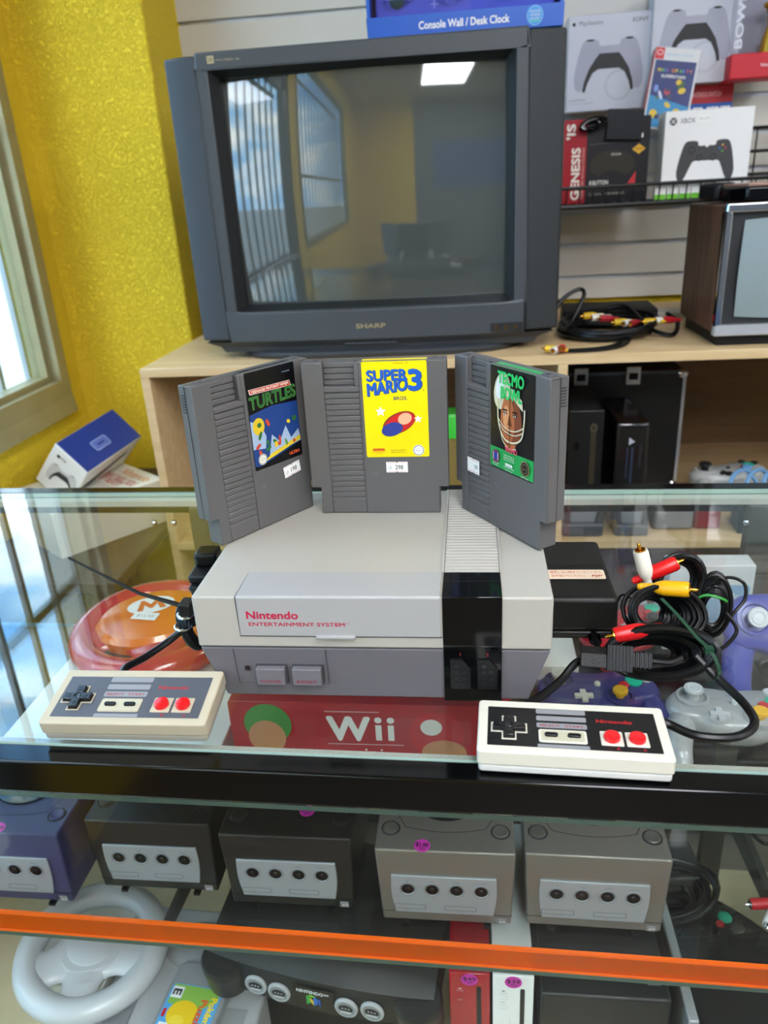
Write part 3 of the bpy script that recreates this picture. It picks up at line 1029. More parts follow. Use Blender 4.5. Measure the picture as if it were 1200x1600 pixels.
YL = mat('f7dc06', 0.32, noise=0.01, name='label_yellow')
BL = mat('1558b8', 0.35, noise=0, name='label_blue')
def art_yellow(b):
    b.rr2(LX0, LY0, LX1, LY1, .0015, YL, 0)
    label_top(b, YL)
    sh = mat('16305e', .4, noise=0)
    for m_, dx, h_, bo in ((sh, .0005, .0001, .05), (BL, 0, .0002, .05)):
        b.text('SUPER', -.0055 + dx, .1175 - dx, .0085, m_, h_, width=.0330, bold=bo, skew=.02)
        b.text('MARIO', -.0055 + dx, .1050 - dx, .0100, m_, h_, width=.0330, bold=bo, skew=.14)
        b.text('3', .0290 + dx, .1095 - dx, .0165, m_, h_, width=.0100, bold=.05)
    b.text('BROS.', .0160, .1010, .0030, sh, .0002, width=.0112, bold=.02)
    b.text('TM', .0395, .1085, .0009, sh, .0002, width=.002)
    # plain stand-in artwork: a swooping red and blue streamer with white stars
    r_, bl, br, wh, pk = mat('c81f22', .4, noise=0), mat('2b3a8c', .4, noise=0), mat('7a3d1c', .4, noise=0), mat('f2f4f6', .4, noise=0), mat('f0b088', .4, noise=0)
    b.ell(.0195, .0815, .0150, .0085, br, .0002, rot=.45)
    b.ell(.0200, .0815, .0140, .0076, r_, .0003, rot=.45)
    b.ell(.0135, .0760, .0092, .0058, bl, .0004, rot=.3)
    b.ell(.0245, .0850, .0060, .0048, pk, .0004, rot=.45)
    for x_, y_, s_ in ((.0045, .0915, .0046), (.0355, .0845, .0036)):
        b.poly([(x_ + s_ * (1 if i % 2 == 0 else .45) * math.sin(2 * PI * i / 10), y_ + s_ * (1 if i % 2 == 0 else .45) * math.cos(2 * PI * i / 10)) for i in range(10)], wh, .0004)
    b.rr2(-.0040, .0570, .0062, .0592, .0008, r_, .0002); b.text('Nintendo', .0011, .0575, .0011, YL, .0003, width=.0082, align='C')
    b.text('ENTERTAINMENT', .0011, .0557, .0007, r_, .0002, width=.0118, align='C'); b.text('SYSTEM', .0011, .0546, .0007, r_, .0002, width=.005, align='C')
    b.text('MADE IN JAPAN', .0178, .0570, .0010, INK, .0002, width=.0122, align='C'); b.text('NES-UM-USA-1', .0178, .0552, .0010, INK, .0002, width=.0128, align='C')
    seal(b, .0350, .0572, .0048, wh, mat('50524f', .5, noise=0), .0002)
    b.text('Nintendo  TM', .017, .1312, .0009, INK, .0002, width=.012)
    price(b, .0160, .0425, .0185, .0095, '298')
BK = mat('0b0b0d', 0.3, noise=0, name='label_black')
def art_black(b):
    b.rr2(LX0, LY0, LX1, LY1, .0015, BK, 0)
    label_top(b, BK)
    rd, gr = mat('c2452f', .4, noise=0), mat('2e6b34', .4, noise=0)
    gr2, sky, skl, yl, wh = mat('5c8c3a', .4, noise=0), mat('1d3f7e', .4, noise=0), mat('9fb4cc', .4, noise=0), mat('d8bb2a', .4, noise=0), mat('e8e8dc', .4, noise=0)
    b.poly([(-.0060, .1152), (.0388, .1142), (.0375, .1190), (-.0072, .1195)], wh, .0001)
    b.poly([(-.0054, .1156), (.0382, .1146), (.0370, .1187), (-.0066, .1192)], rd, .0002)
    b.text('TEENAGE MUTANT NINJA', -.0048, .1161, .0021, wh, .0003, width=.0410, bold=.03)
    b.text('TURTLES', -.0074, .1030, .0100, gr2, .0002, width=.0500, bold=.05, skew=.03)
    b.text('TURTLES', -.0072, .1032, .0098, gr, .0003, width=.0490, bold=.03, skew=.03)
    # abstract night-city panel in the artwork's colours
    b.poly([(LX0 + .0004, .0600), (LX0 + .0004, .0990), (.0150, .1020), (LX1 - .0004, .1000), (LX1 - .0004, .0665), (LX1 - .0004, .0640), (-.0040, .0540), (LX0 + .0004, .0555)], sky, .0002)
    b.poly([(LX0 + .0004, .0700), (LX0 + .0004, .0940), (.0010, .0900), (.0060, .0780), (.0040, .0680)], skl, .0003)
    b.ell(-.0010, .0880, .0062, .0072, yl, .0004)
    b.poly([(.0070, .0600), (.0120, .0780), (.0200, .0700), (.0280, .0820), (.0330, .0700), (.0420, .0760), (.0434, .0680), (.0434, .0650)], skl, .0003)
    b.poly([(-.0020, .0560), (.0434, .0660), (.0434, .0700), (.0100, .0620)], yl, .0004)
    rr = random.Random(4)
    for i in range(16):
        x_, y_ = -.004 + .044 * rr.random(), .064 + .026 * rr.random()
        b.ell(x_, y_, .0016 + .0026 * rr.random(), .0012 + .0014 * rr.random(), rr.choice((gr, gr2, gr, gr2, rd, yl)), .0005 + i * .00001, rot=rr.random() * 3, n=9)
    b.poly([(-.0070, .0530), (LX1 - .0004, .0650), (LX1 - .0004, .0530)], BK, .0008)
    b.text('ULTRA', .0285, .0555, .0026, mat('e0603a', .4, noise=0), .0009, width=.0120, bold=.03, shear=.2)
    seal(b, -.0010, .0600, .0047, wh, mat('50524f', .5, noise=0), .0009)
    b.text('NES-88-USA', .030, .1265, .0010, skl, .0002, width=.0085)
    price(b, .0300, .0420, .0190, .0100, '198', rot=.12)
def art_sport(b):
    GN = mat('1f9c4c', .35, noise=0); NT = mat('18c060', .4, noise=0)
    b.rr2(LX0, LY0, LX1, LY1, .0015, BK, 0)
    label_top(b, GN)
    b.poly([(LX0, LY0 + .001), (LX1, LY0 + .001), (LX1, .0690), (LX0, .0690)], GN, .0001)
    sk, sk2, sk3 = mat('b4653a', .5, noise=0), mat('7c3c20', .5, noise=0), mat('d99560', .5, noise=0)
    hm, hm2, wh = mat('d8cfae', .4, noise=0), mat('8d7f58', .4, noise=0), mat('e6e6e2', .4, noise=0)
    b.ell(.0050, .1150, .0095, .0150, hm, .0002, rot=-.3)                      # helmet shell
    b.ell(.0030, .1180, .0050, .0100, wh, .0003, rot=-.3)
    b.ell(.0165, .0930, .0130, .0200, sk2, .0003)                              # face
    b.ell(.0125, .0930, .0085, .0190, sk, .0004)
    b.ell(.0110, .0960, .0040, .0090, sk3, .0005)
    b.poly([(.0030, .1060), (.0080, .1112), (.0200, .1110), (.0310, .1040), (.0300, .1120), (.0180, .1190), (.0060, .1180)], hm, .0006)
    for x_ in (.0095, .0215):
        b.ell(x_, .0990, .0028, .0010, BK, .0007); b.ell(x_, .0986, .0016, .0008, wh, .0008); b.ell(x_, .0986, .0007, .0008, BK, .0009)
        b.line([(x_ - .003, .1012), (x_ + .003, .1016)], .0012, BK, .0007)
    b.poly([(.0145, .0985), (.0125, .0900), (.0185, .0900)], sk2, .0007)
    b.ell(.0155, .0835, .0050, .0011, mat('5a1c14', .5, noise=0), .0007)
    b.poly([(.0080, .0760), (.0230, .0760), (.0200, .0700), (.0110, .0700)], sk, .0004)
    fm = [wh, hm]
    for pts, w_ in (([(.0008, .1080), (.0020, .0900), (.0090, .0790), (.0200, .0775), (.0300, .0830), (.0330, .0960), (.0335, .1060)], .0014),
                    ([(.0020, .0930), (.0100, .0875), (.0220, .0870), (.0325, .0920)], .0009),
                    ([(.0025, .0895), (.0105, .0845), (.0220, .0838), (.0320, .0880)], .0008),
                    ([(.0040, .0850), (.0080, .0760), (.0160, .0720), (.0240, .0735)], .0008)):
        b.line([(p.x, p.y) for p in spline([(q[0], q[1], 0) for q in pts], 6)], w_, hm, .0010)
    b.line([(.0160, .1150), (.0160, .0715)], .0006, BK, .0011)
    b.text('TECMO', .0012, .1212, .0090, NT, .0012, width=.0310, bold=.04)
    b.text('BOWL', .0050, .1100, .0090, NT, .0012, width=.0250, bold=.04)
    b.text('TECMO', .0105, .0690, .0038, mat('e2486a', .4, noise=0), .0012, width=.0150, bold=.03)
    b.ell(-.0012, .0620, .0048, .0052, mat('7c2a54', .5, noise=0), .0012)
    b.rr2(-.0040, .0590, .0018, .0652, .0008, mat('28348c', .5, noise=0), .0013)
    for x_ in (-.0042, .0014):
        b.quad(x_, .0590, x_ + .0006, .0650, wh, .0014)
    b.text('NINTENDO', -.005, .0560, .0009, wh, .0012, width=.0085); b.text('1-2 PLAYERS', -.005, .0543, .0009, wh, .0012, width=.007)
    for i, s_ in enumerate(('THIS GAME IS', 'LICENSED BY NINTENDO', 'FOR PLAY ON THE')):
        b.text(s_, .0155, .0652 - i * .0018, .0010, wh, .0012, width=.0130, align='C')
    b.rr2(.0110, .0570, .0200, .0595, .0010, wh, .0012); b.text('Nintendo', .0155, .0576, .0012, GN, .0013, width=.0075, align='C')
    b.text('ENTERTAINMENT SYSTEM', .0155, .0555, .0010, wh, .0012, width=.0130, align='C'); b.text('Made in Japan', .0155, .0535, .0009, wh, .0012, width=.009, align='C')
    b.ell(.0350, .0610, .0055, .0060, hm2, .0012); b.ell(.0350, .0610, .0047, .0052, BK, .0013)
    b.ring2(.0350, .0610, .0034, .0038, .0004, hm2, .0014); b.text('SEAL', .0350, .0602, .0012, hm2, .0014, width=.004, align='C')
    b.text('NES-TW-USA', .0350, .0532, .0009, wh, .0012, width=.009, align='C')
    price(b, -.0330, .0445, .0170, .0125, '', rot=0, faint='')
    b.push(Matrix.Translation((-.0330, .0445, .0008))); b.text('298', .0015, -.002, .0035, mat('8d9098', .5, noise=0), .0001, width=.0050, rot=.1); b.pop()
def cartM(x, y, yaw, lean=0.0, z=0.0898):
    return Matrix.Translation((x, y, z)) @ Matrix.Rotation(yaw, 4, 'Z') @ Matrix.Rotation(lean, 4, 'X')
cartridge('grey game cartridge with black label turned to the right, on the console left side', cartM(-.0994, .1259, math.radians(55.5), 0.0), art_black)
cartridge('grey game cartridge with bright yellow label facing forward on the console', cartM(-.0060, .1509, math.radians(-.8), .0, z=.0895), art_yellow)
cartridge('grey game cartridge with helmeted football player label, on the console vents', cartM(.0942, .1138, math.radians(-55.5), 0.0, z=.0908), art_sport)

# ------------------------------------------------------------------ game pads on the counter
def gamepad(label, M, body, plate, bm):
    t = thing('game_controller', label, 'game controller', M=M, group='rectangular game pads on the counter')
    BOD = mat(body, .45, noise=0.03, nscale=40, bump=0.05, bscale=1500)
    LOW = mat(bm, .5, noise=0.03, nscale=40)
    b = MB(); b.prism(rrect(-.061, -.0265, .061, .0265, .0028), .0062, .0175, BOD); b.build('upper_shell', t, bevel=0.0012, seg=3)
    b = MB(); b.prism(rrect(-.0600, -.0258, .0600, .0258, .0028), 0, .0060, LOW); b.build('lower_shell', t, bevel=0.0015, seg=3)
    h = .01762
    PL = mat(plate, .38, noise=0.05, nscale=30); GR = mat('87888a', .42, noise=0.03); INL = mat(body, .45, noise=0.02)
    b = MB()
    b.rr2(-.0545, -.0205, .0545, .0190, .0006, PL, h)
    b.pop() if False else None
    for y0, y1 in ((.0135, .0186), (.0062, .0113), (-.0010, .0041)):
        b.rr2(-.0225, y0, .0100, y1, .0012, GR, h + .0001)
    b.rr2(-.0225, -.0203, .0100, -.0172, .0008, GR, h + .0001)
    RP = mat('9c1d28', .5, noise=0)
    b.text('SELECT', -.0205, .0004, .0020, RP, h + .0002, width=.0130, bold=.02)
    b.text('START', -.0040, .0004, .0020, RP, h + .0002, width=.0120, bold=.02)
    b.text('Nintendo', .0165, .0068, .0034, mat('b01c24', .5, noise=0), h + .0001, width=.0225, bold=.03)
    b.text('®', .0395, .0090, .0010, RP, h + .0001)
    b.text('B', .0268, -.0190, .0022, RP, h + .0001, bold=.06); b.text('A', .0425, -.0190, .0022, RP, h + .0001, bold=.06)
    b.build('face_plate', t, flat=True)
    # select / start well
    b = MB()
    b.prism(rrect(-.0215, -.0155, .0090, -.0030, .0016), h - .0002, h + .0006, INL); b.rr2(-.0200, -.0142, .0075, -.0043, .0010, mat('b9b49c', .5, noise=0.03), h + .0007)
    b.build('pill_button_frame', t, bevel=.0002, seg=1)
    for x_ in (-.0135, .0010):
        b = MB(); b.prism(rrect(x_ - .0042, -.0108, x_ + .0042, -.0075, .0014), h + .0006, h + .0024, BLACKR); b.build('pill_button', t, bevel=.0005)
    for x_ in (.0245, .0402):
        b = MB(); b.prism(rrect(x_ - .0070, -.0155, x_ + .0070, -.0018, .0008), h - .0002, h + .0005, INL); b.build('button_square', t, bevel=.0002, seg=1)
        b = MB(); b.lathe([(.0052, 0), (.0052, .0022), (.0049, .0030), (.0040, .0032), (.0, .0026)], mat('d2141c', .16, noise=0.02, coat=.5), 28, (x_, -.0087, h + .0004), cap=False); b.build('red_button', t)
    # directional pad
    def cross(a, w_):
        return [(-w_, -a), (w_, -a), (w_, -w_), (a, -w_), (a, w_), (w_, w_), (w_, a), (-w_, a), (-w_, w_), (-a, w_), (-a, -w_), (-w_, -w_)]
    cx, cy = -.0405, -.0028
    b = MB(); b.prism([(cx + x, cy + y) for x, y in cross(.0118, .0047)], h - .0002, h + .0004, INL); b.prism([(cx + x, cy + y) for x, y in cross(.0108, .0038)], h + .0003, h + .0005, mat('151515', .6, noise=0)); b.build('pad_surround', t)
    b = MB()
    b.prism([(cx + x, cy + y) for x, y in cross(.0102, .0032)], h + .0003, h + .0030, mat('0b0b0c', .22, noise=0.05))
    b.build('direction_pad', t, bevel=.0005)
    b = MB()
    b.lathe([(.0028, 0), (.0024, .0003), (0, -.0002)], mat('18181a', .2, noise=0), 20, (cx, cy, h + .0031), cap=False)
    for k in range(4):
        a = k * PI / 2
        b.push(Matrix.Translation((cx, cy, h + .0031)) @ Matrix.Rotation(a, 4, 'Z')); b.poly([(.0052, -.0016), (.0084, 0), (.0052, .0016)], mat('1c1c1f', .3, noise=0), .0002); b.pop()
    b.build('pad_arrows', t)
    return t
ML = Matrix.Translation((-.1720, -.0245, .0050)) @ Matrix.Rotation(.012, 4, "Z") @ Matrix.Rotation(.165, 4, "X")
gamepad('yellowed beige game pad with grey plate tilted at the left counter edge', ML, 'b5ab92', '4b4d54', '9d9888')
MR = Matrix.Translation((.1368, -.0473, .0006)) @ Matrix.Rotation(-.045, 4, 'Z')
gamepad('ivory game pad with black plate lying at the right counter edge', MR, 'cfcbbc', '121213', 'cac9c4')

# ------------------------------------------------------------------ power adapter, aerial switch box, cables on the counter
t = thing('power_adapter', 'black mains power adapter with a Japanese warning sticker beside the console', 'power adapter', (.161, .143, 0.0008))
ADP = mat('12110f', .42, spec=.35, noise=0.1, nscale=90, bump=0.1, bscale=1500, name='adapter_plastic')
b = MB(); b.hexa([(-.0275, -.055, 0), (.0275, -.055, 0), (.0275, .055, 0), (-.0275, .055, 0)], [(-.0295, -.057, .008), (.0295, -.057, .008), (.0295, .057, .008), (-.0295, .057, .008)], ADP)
b.build('lower_case', t, bevel=.003, seg=3)
b = MB(); b.hexa([(-.0295, -.057, .0083), (.0295, -.057, .0083), (.0295, .057, .0083), (-.0295, .057, .0083)], [(-.0285, -.055, .0385), (.0285, -.055, .0385), (.0285, .055, .0385), (-.0285, .055, .0385)], ADP)
b.build('upper_case', t, bevel=.004, seg=3)
b = MB(); b.prism(rrect(-.024, .004, .024, .045, .003), .0385, .0387, mat('161512', .55, noise=0.1))
for i in range(7):
    b.text(['AC ADAPTER  MODEL NO. NES-002', 'INPUT  AC 120V 60Hz 17W', 'OUTPUT  AC 9V 1.3A', 'CLASS 2 TRANSFORMER', 'FOR INDOOR USE ONLY', 'CAUTION DO NOT WET', 'MADE IN JAPAN'][i], -.021, .0405 - i * .0052, .0018, mat('242320', .4, noise=0), .0389, width=.036)
b.build('moulded_panel', t)
b = MB(); b.rr2(-.024, -.0225, .024, -.0055, .0018, mat('e6d2b8', .5, noise=0.02), .0389)
KR = mat('b8402c', .5, noise=0)
b.text('使用しない時はコンセントから', -.0215, -.0120, .0034, KR, .0391, width=.0425)
b.text('必ず抜いてください。', -.0210, -.0188, .0034, KR, .0391, width=.0290)
b.text('PJP', .0125, -.0188, .0036, KR, .0391, width=.0085, bold=.03, shear=.3)
b.build('warning_sticker', t)
b = MB()
for i in range(7):
    b.torus((.010, -.0590 - i * .0015, .006), .0042, .0009, BLACKR, 14, 6)
b.tube([(.010, -.054, .006), (.010, -.066, .006), (.0115, -.085, .005), (.020, -.100, .004)], .0028, BLACKR, 8)
b.build('strain_relief', t)

t = thing('aerial_switch_box', 'small black plastic aerial switch box behind the left end of the console', 'switch box', (-.181, .163, 0.0002), (0, 0, .05))
b = MB(); b.hexa([(-.010, -.012, 0), (.010, -.012, 0), (.011, .030, 0), (-.011, .030, 0)], [(-.012, -.020, .018), (.012, -.020, .018), (.012, .030, .018), (-.012, .030, .018)], BLACKP); b.build('case', t, bevel=.002, seg=3)
b = MB(); b.box(-.013, .013, -.012, .028, .018, .026, BLACKP); b.build('lid', t, bevel=.002)
b = MB(); b.box(-.0110, .0110, .006, .028, .026, .040, BLACKR); b.build('socket_block', t, bevel=.003, seg=3)
for i in range(6):
    pass

def loops(b, c, u, v, ru, rv, n, r, m, spread, jit=.06, turns_phase=0.0, seed=1, fill=.5):
    """a continuous wound cable: n elongated turns about centre c in the plane of u and v, shifted along their normal"""
    rnd = random.Random(seed)
    u, v = Vector(u).normalized(), Vector(v)
    v = (v - u * v.dot(u)).normalized()
    wv = u.cross(v)
    pts = []
    K = 22
    offs = [((k * 0.618) % 1 - .5) for k in range(n + 1)]
    rads = [1 - fill * (k * .382 % 1) ** 1.5 + rnd.uniform(-jit, jit) for k in range(n + 1)]
    dcx = [rnd.uniform(-jit, jit) for _ in range(n + 1)]
    for k in range(n):
        for i in range(K):
            f = i / K
            a = 2 * PI * f + turns_phase
            of = offs[k] * (1 - f) + offs[k + 1] * f
            rd = rads[k] * (1 - f) + rads[k + 1] * f
            dx = dcx[k] * (1 - f) + dcx[k + 1] * f
            p = Vector(c) + u * ru * (rd * math.cos(a) + dx) + v * rv * (rd * math.sin(a) + dx * .5) + wv * spread * of
            pts.append(p)
    b.tube(pts, r, m, 7)
    return pts

def rca(t, name, p, d, col, gold=True):
    d = Vector(d).normalized()
    M = frame(p, d.orthogonal(), d.cross(d.orthogonal()))
    cm = mat(col, .35, noise=0.03, nscale=50)
    b = MB(); b.push(M)
    b.lathe([(.0022, -.026), (.0030, -.024), (.0034, -.014), (.0050, -.011), (.0062, -.006), (.0062, .010), (.0056, .0125), (.0048, .0125), (.0046, .006)], cm, 20)
    for i in range(4):
        b.torus((0, 0, -.023 + i * .0024), .0030, .0005, cm, 14, 5)
    b.pop(); o = b.build(name, t)
    b = MB(); b.push(M); g = GOLD if gold else CHROME
    b.lathe([(.0047, .006), (.0044, .0135), (.0037, .0135), (.0037, .008), (.0, .008)], g, 18, cap=False)
    b.lathe([(.0015, .006), (.0015, .0175), (.0007, .019)], g, 12); b.pop()
    b.build('metal_tip', o)
    return o
# audio video cable with plugs
t = thing('audio_video_cable', 'bundled black audio video cable with white, red and yellow plugs beside the adapter', 'cable')
b = MB()
loops(b, (.222, .088, .026), (1, .15, -.25), (-.1, .45, .95), .031, .023, 40, .0019, BLACKR, .034, jit=.04, seed=3, fill=.65)
b.build('wound_cable', t)
b = MB()
loops(b, (.243, .118, .040), (.5, .3, .8), (-.8, .3, .5), .023, .018, 26, .0019, BLACKR, .024, jit=.04, seed=8, fill=.45)
b.build('upper_coil', t)
b = MB()
loops(b, (.266, .100, .026), (.12, .3, 1), (.9, -.2, .1), .026, .0135, 26, .0017, BLACKR, .024, jit=.04, seed=11, fill=.6)
b.build('side_coil', t)
b = MB()
b.tube(spline([(.262, .10, .045), (.275, .10, .052), (.287, .098, .048), (.288, .094, .036), (.280, .09, .026), (.274, .088, .016)], 8), .0014, BLACKR, 7)
b.build('stray_loop', t)
b = MB()
b.tube(spline([(.272, .086, .028), (.280, .080, .016), (.272, .074, .006), (.262, .07, .003), (.250, .072, .002)], 8), .0016, BLACKR, 7)
b.build('cable_end', t)
b = MB()
b.tube(spline([(.205, .10, .030), (.200, .125, .022), (.196, .135, .006), (.188, .138, .012)], 8), .0011, BLACKR, 7)
b.build('stray_loop', t)
rca(t, 'white_plug', (.2120, .112, .058), (-.28, .05, 1), 'e6e2d4')
rca(t, 'red_plug', (.2280, .115, .052), (.95, .1, .42), 'cf1414')
rca(t, 'yellow_plug', (.2290, .085, .050), (.95, -.35, .12), 'e6a90c')
rca(t, 'lower_red_plug', (.1920, .052, .0300), (-.95, -.12, -.14), 'c81417')
b = MB(); b.tube(spline([(.249, .092, .036), (.256, .0905, .041), (.264, .088, .041), (.272, .089, .037), (.275, .098, .030)], 6), .0012, mat('2c8a36', .4, noise=0.05), 6); b.build('green_tie', t)

# game pad cord wound beside it, with its connector
t = thing('controller_cable', 'thick black wound controller cord with multi pin plug behind the ivory game pad', 'cable')
b = MB()
pts = loops(b, (.212, .048, .014), (1, -.05, .10), (0, .6, .8), .041, .020, 18, .0032, BLACKR, .036, jit=.06, seed=21, fill=.6)
b.build('wound_cable', t)
b = MB()
b.tube(spline([(.236, .034, .022), (.250, .022, .010), (.262, .002, .004), (.262, -.020, .0036), (.246, -.034, .0036), (.222, -.034, .0036), (.2065, -.024, .0040), (.1975, -.0215, .0075)], 10), .0031, BLACKR, 9)
b.build('loose_loop', t)
b = MB()
b.tube(spline([(.165, .040, .018), (.150, .034, .014), (.138, .022, .007), (.124, .008, .004), (.112, -.004, .004), (.108, -.014, .006), (.108, -.0225, .0095)], 10), .0031, BLACKR, 9)
b.build('lead', t)
M = frame((.1640, .0260, .0250), (1, -.10, -.02), (0.05, .55, .83))
b = MB(); b.push(M)
# local x along the connector, z = depth
prof = [(-.0075, -.0085), (.0075, -.0085), (.0075, .0035), (.0020, .0085), (-.0075, .0085)]
sec = lambda x, k: [(x, p[0] * k, p[1] * k) for p in prof]
b.rings([sec(-.012, 1), sec(.006, 1)], BLACKP, smooth=False)
b.rings([sec(-.0122, .82), sec(-.0119, .82)], mat('08080a', .5, noise=0), smooth=False)
b.pop(); o1 = b.build('plug_nose', t, bevel=.0006)
b = MB(); b.push(M)
for r_ in range(4):
    for c_ in range(2):
        if r_ == 3 and c_ == 0:
            continue
        p_ = [(-.0126, -.0035 + .006 * c_ + .0012 * math.cos(a), -.0055 + .0036 * r_ + .0012 * math.sin(a)) for a in [2 * PI * i / 10 for i in range(10)]]
        b.add(p_, [tuple(range(10))], mat('2a3438', .3, noise=0))
b.pop(); b.build('pin_holes', o1)
b = MB(); b.push(M)
b.box(.006, .024, -.0095, .0095, -.0105, .0105, BLACKP)
for i in range(7):
    b.box(.0072 + i * .0024, .0084 + i * .0024, -.0092, .0092, .0105, .0114, BLACKR)
b.pop(); b.build('ribbed_grip', t, bevel=.0012)
b = MB(); b.push(M)
b.box(.024, .038, -.0055, .0055, -.005, .0055, BLACKP)
for i in range(4):
    b.box(.026 + i * .003, .0275 + i * .003, -.0062, .0062, -.0056, .0062, BLACKR)
b.tube(spline([(.036, 0, 0), (.050, 0, -.002), (.06, .004, -.006)], 6), .0031, BLACKR, 8)
b.pop(); b.build('plug_tail', t, bevel=.0006)
ZT_ = mat('17402c', .35, noise=0.05)
b = MB()
tie = spline([(.2150, .062, .054), (.226, .050, .045), (.236, .036, .036), (.2440, .026, .030), (.2490, .020, .018), (.2475, .022, .008)], 8)
u_ = Vector((.7, .5, -.1)).normalized() * .0017
n = len(tie)
b.add([p - u_ for p in tie] + [p + u_ for p in tie], [(i, i + 1, n + i + 1, n + i) for i in range(n - 1)], ZT_)
q_ = Vector((0, -.0007, .0007))
b.add([p - u_ + q_ for p in tie] + [p + u_ + q_ for p in tie], [(n + i, n + i + 1, i + 1, i) for i in range(n - 1)], ZT_)
b.box(.2395, .2455, .0250, .0300, .0290, .0335, ZT_)
b.build('cable_tie', t)

# cord of the left pad, wound at the left end of the console
t = thing('controller_cable', 'black controller cord wound up against the left end of the console', 'cable')
b = MB()
loops(b, (-.158, .064, .024), (-.30, .1, .95), (.5, .75, .2), .0200, .0095, 10, .0026, BLACKR, .012, jit=.10, seed=31)
b.build('wound_cord', t)
b = MB()
b.tube(spline([(-.196, .0050, .0180), (-.197, .016, .017), (-.190, .034, .014), (-.176, .052, .018), (-.163, .060, .026), (-.156, .066, .028)], 10), .0030, BLACKR, 9)
b.build('lead', t)
b = MB(); b.torus((-.160, .058, .040), .0060, .0016, CHROME, 18, 8); b.torus((-.163, .056, .030), .0066, .0012, CHROME, 18, 8); b.build('wire_tie', t)
b = MB()
b.tube([(-.158, .062, .044), (-.20, .066, .055), (-.262, .078, .082)], .0022, BLACKP, 8, .0009)
b.build('tie_tail', t)
b = MB(); b.box(-.163, -.153, .052, .066, .040, .052, BLACKP); b.build('tie_head', t, bevel=.001)

# ------------------------------------------------------------------ round price stickers helper
def round_price(parent, name, M, r, txt):
    b = MB(); b.push(M); b.ell(0, 0, r, r, PINK, 0)
    b.text(txt, 0, -r * .15, r * .62, mat('1d0b22', .5, noise=0), .0001, width=r * 1.5, align='C', bold=.03, skew=-.05)
    b.line([(-r * .35, -r * .35), (r * .45, -r * .42)], r * .09, mat('1d0b22', .5, noise=0), .0001)
    b.line([(-r * .3, -r * .55), (r * .40, -r * .60)], r * .07, mat('1d0b22', .5, noise=0), .0001)
    b.pop(); return b.build(name, parent)

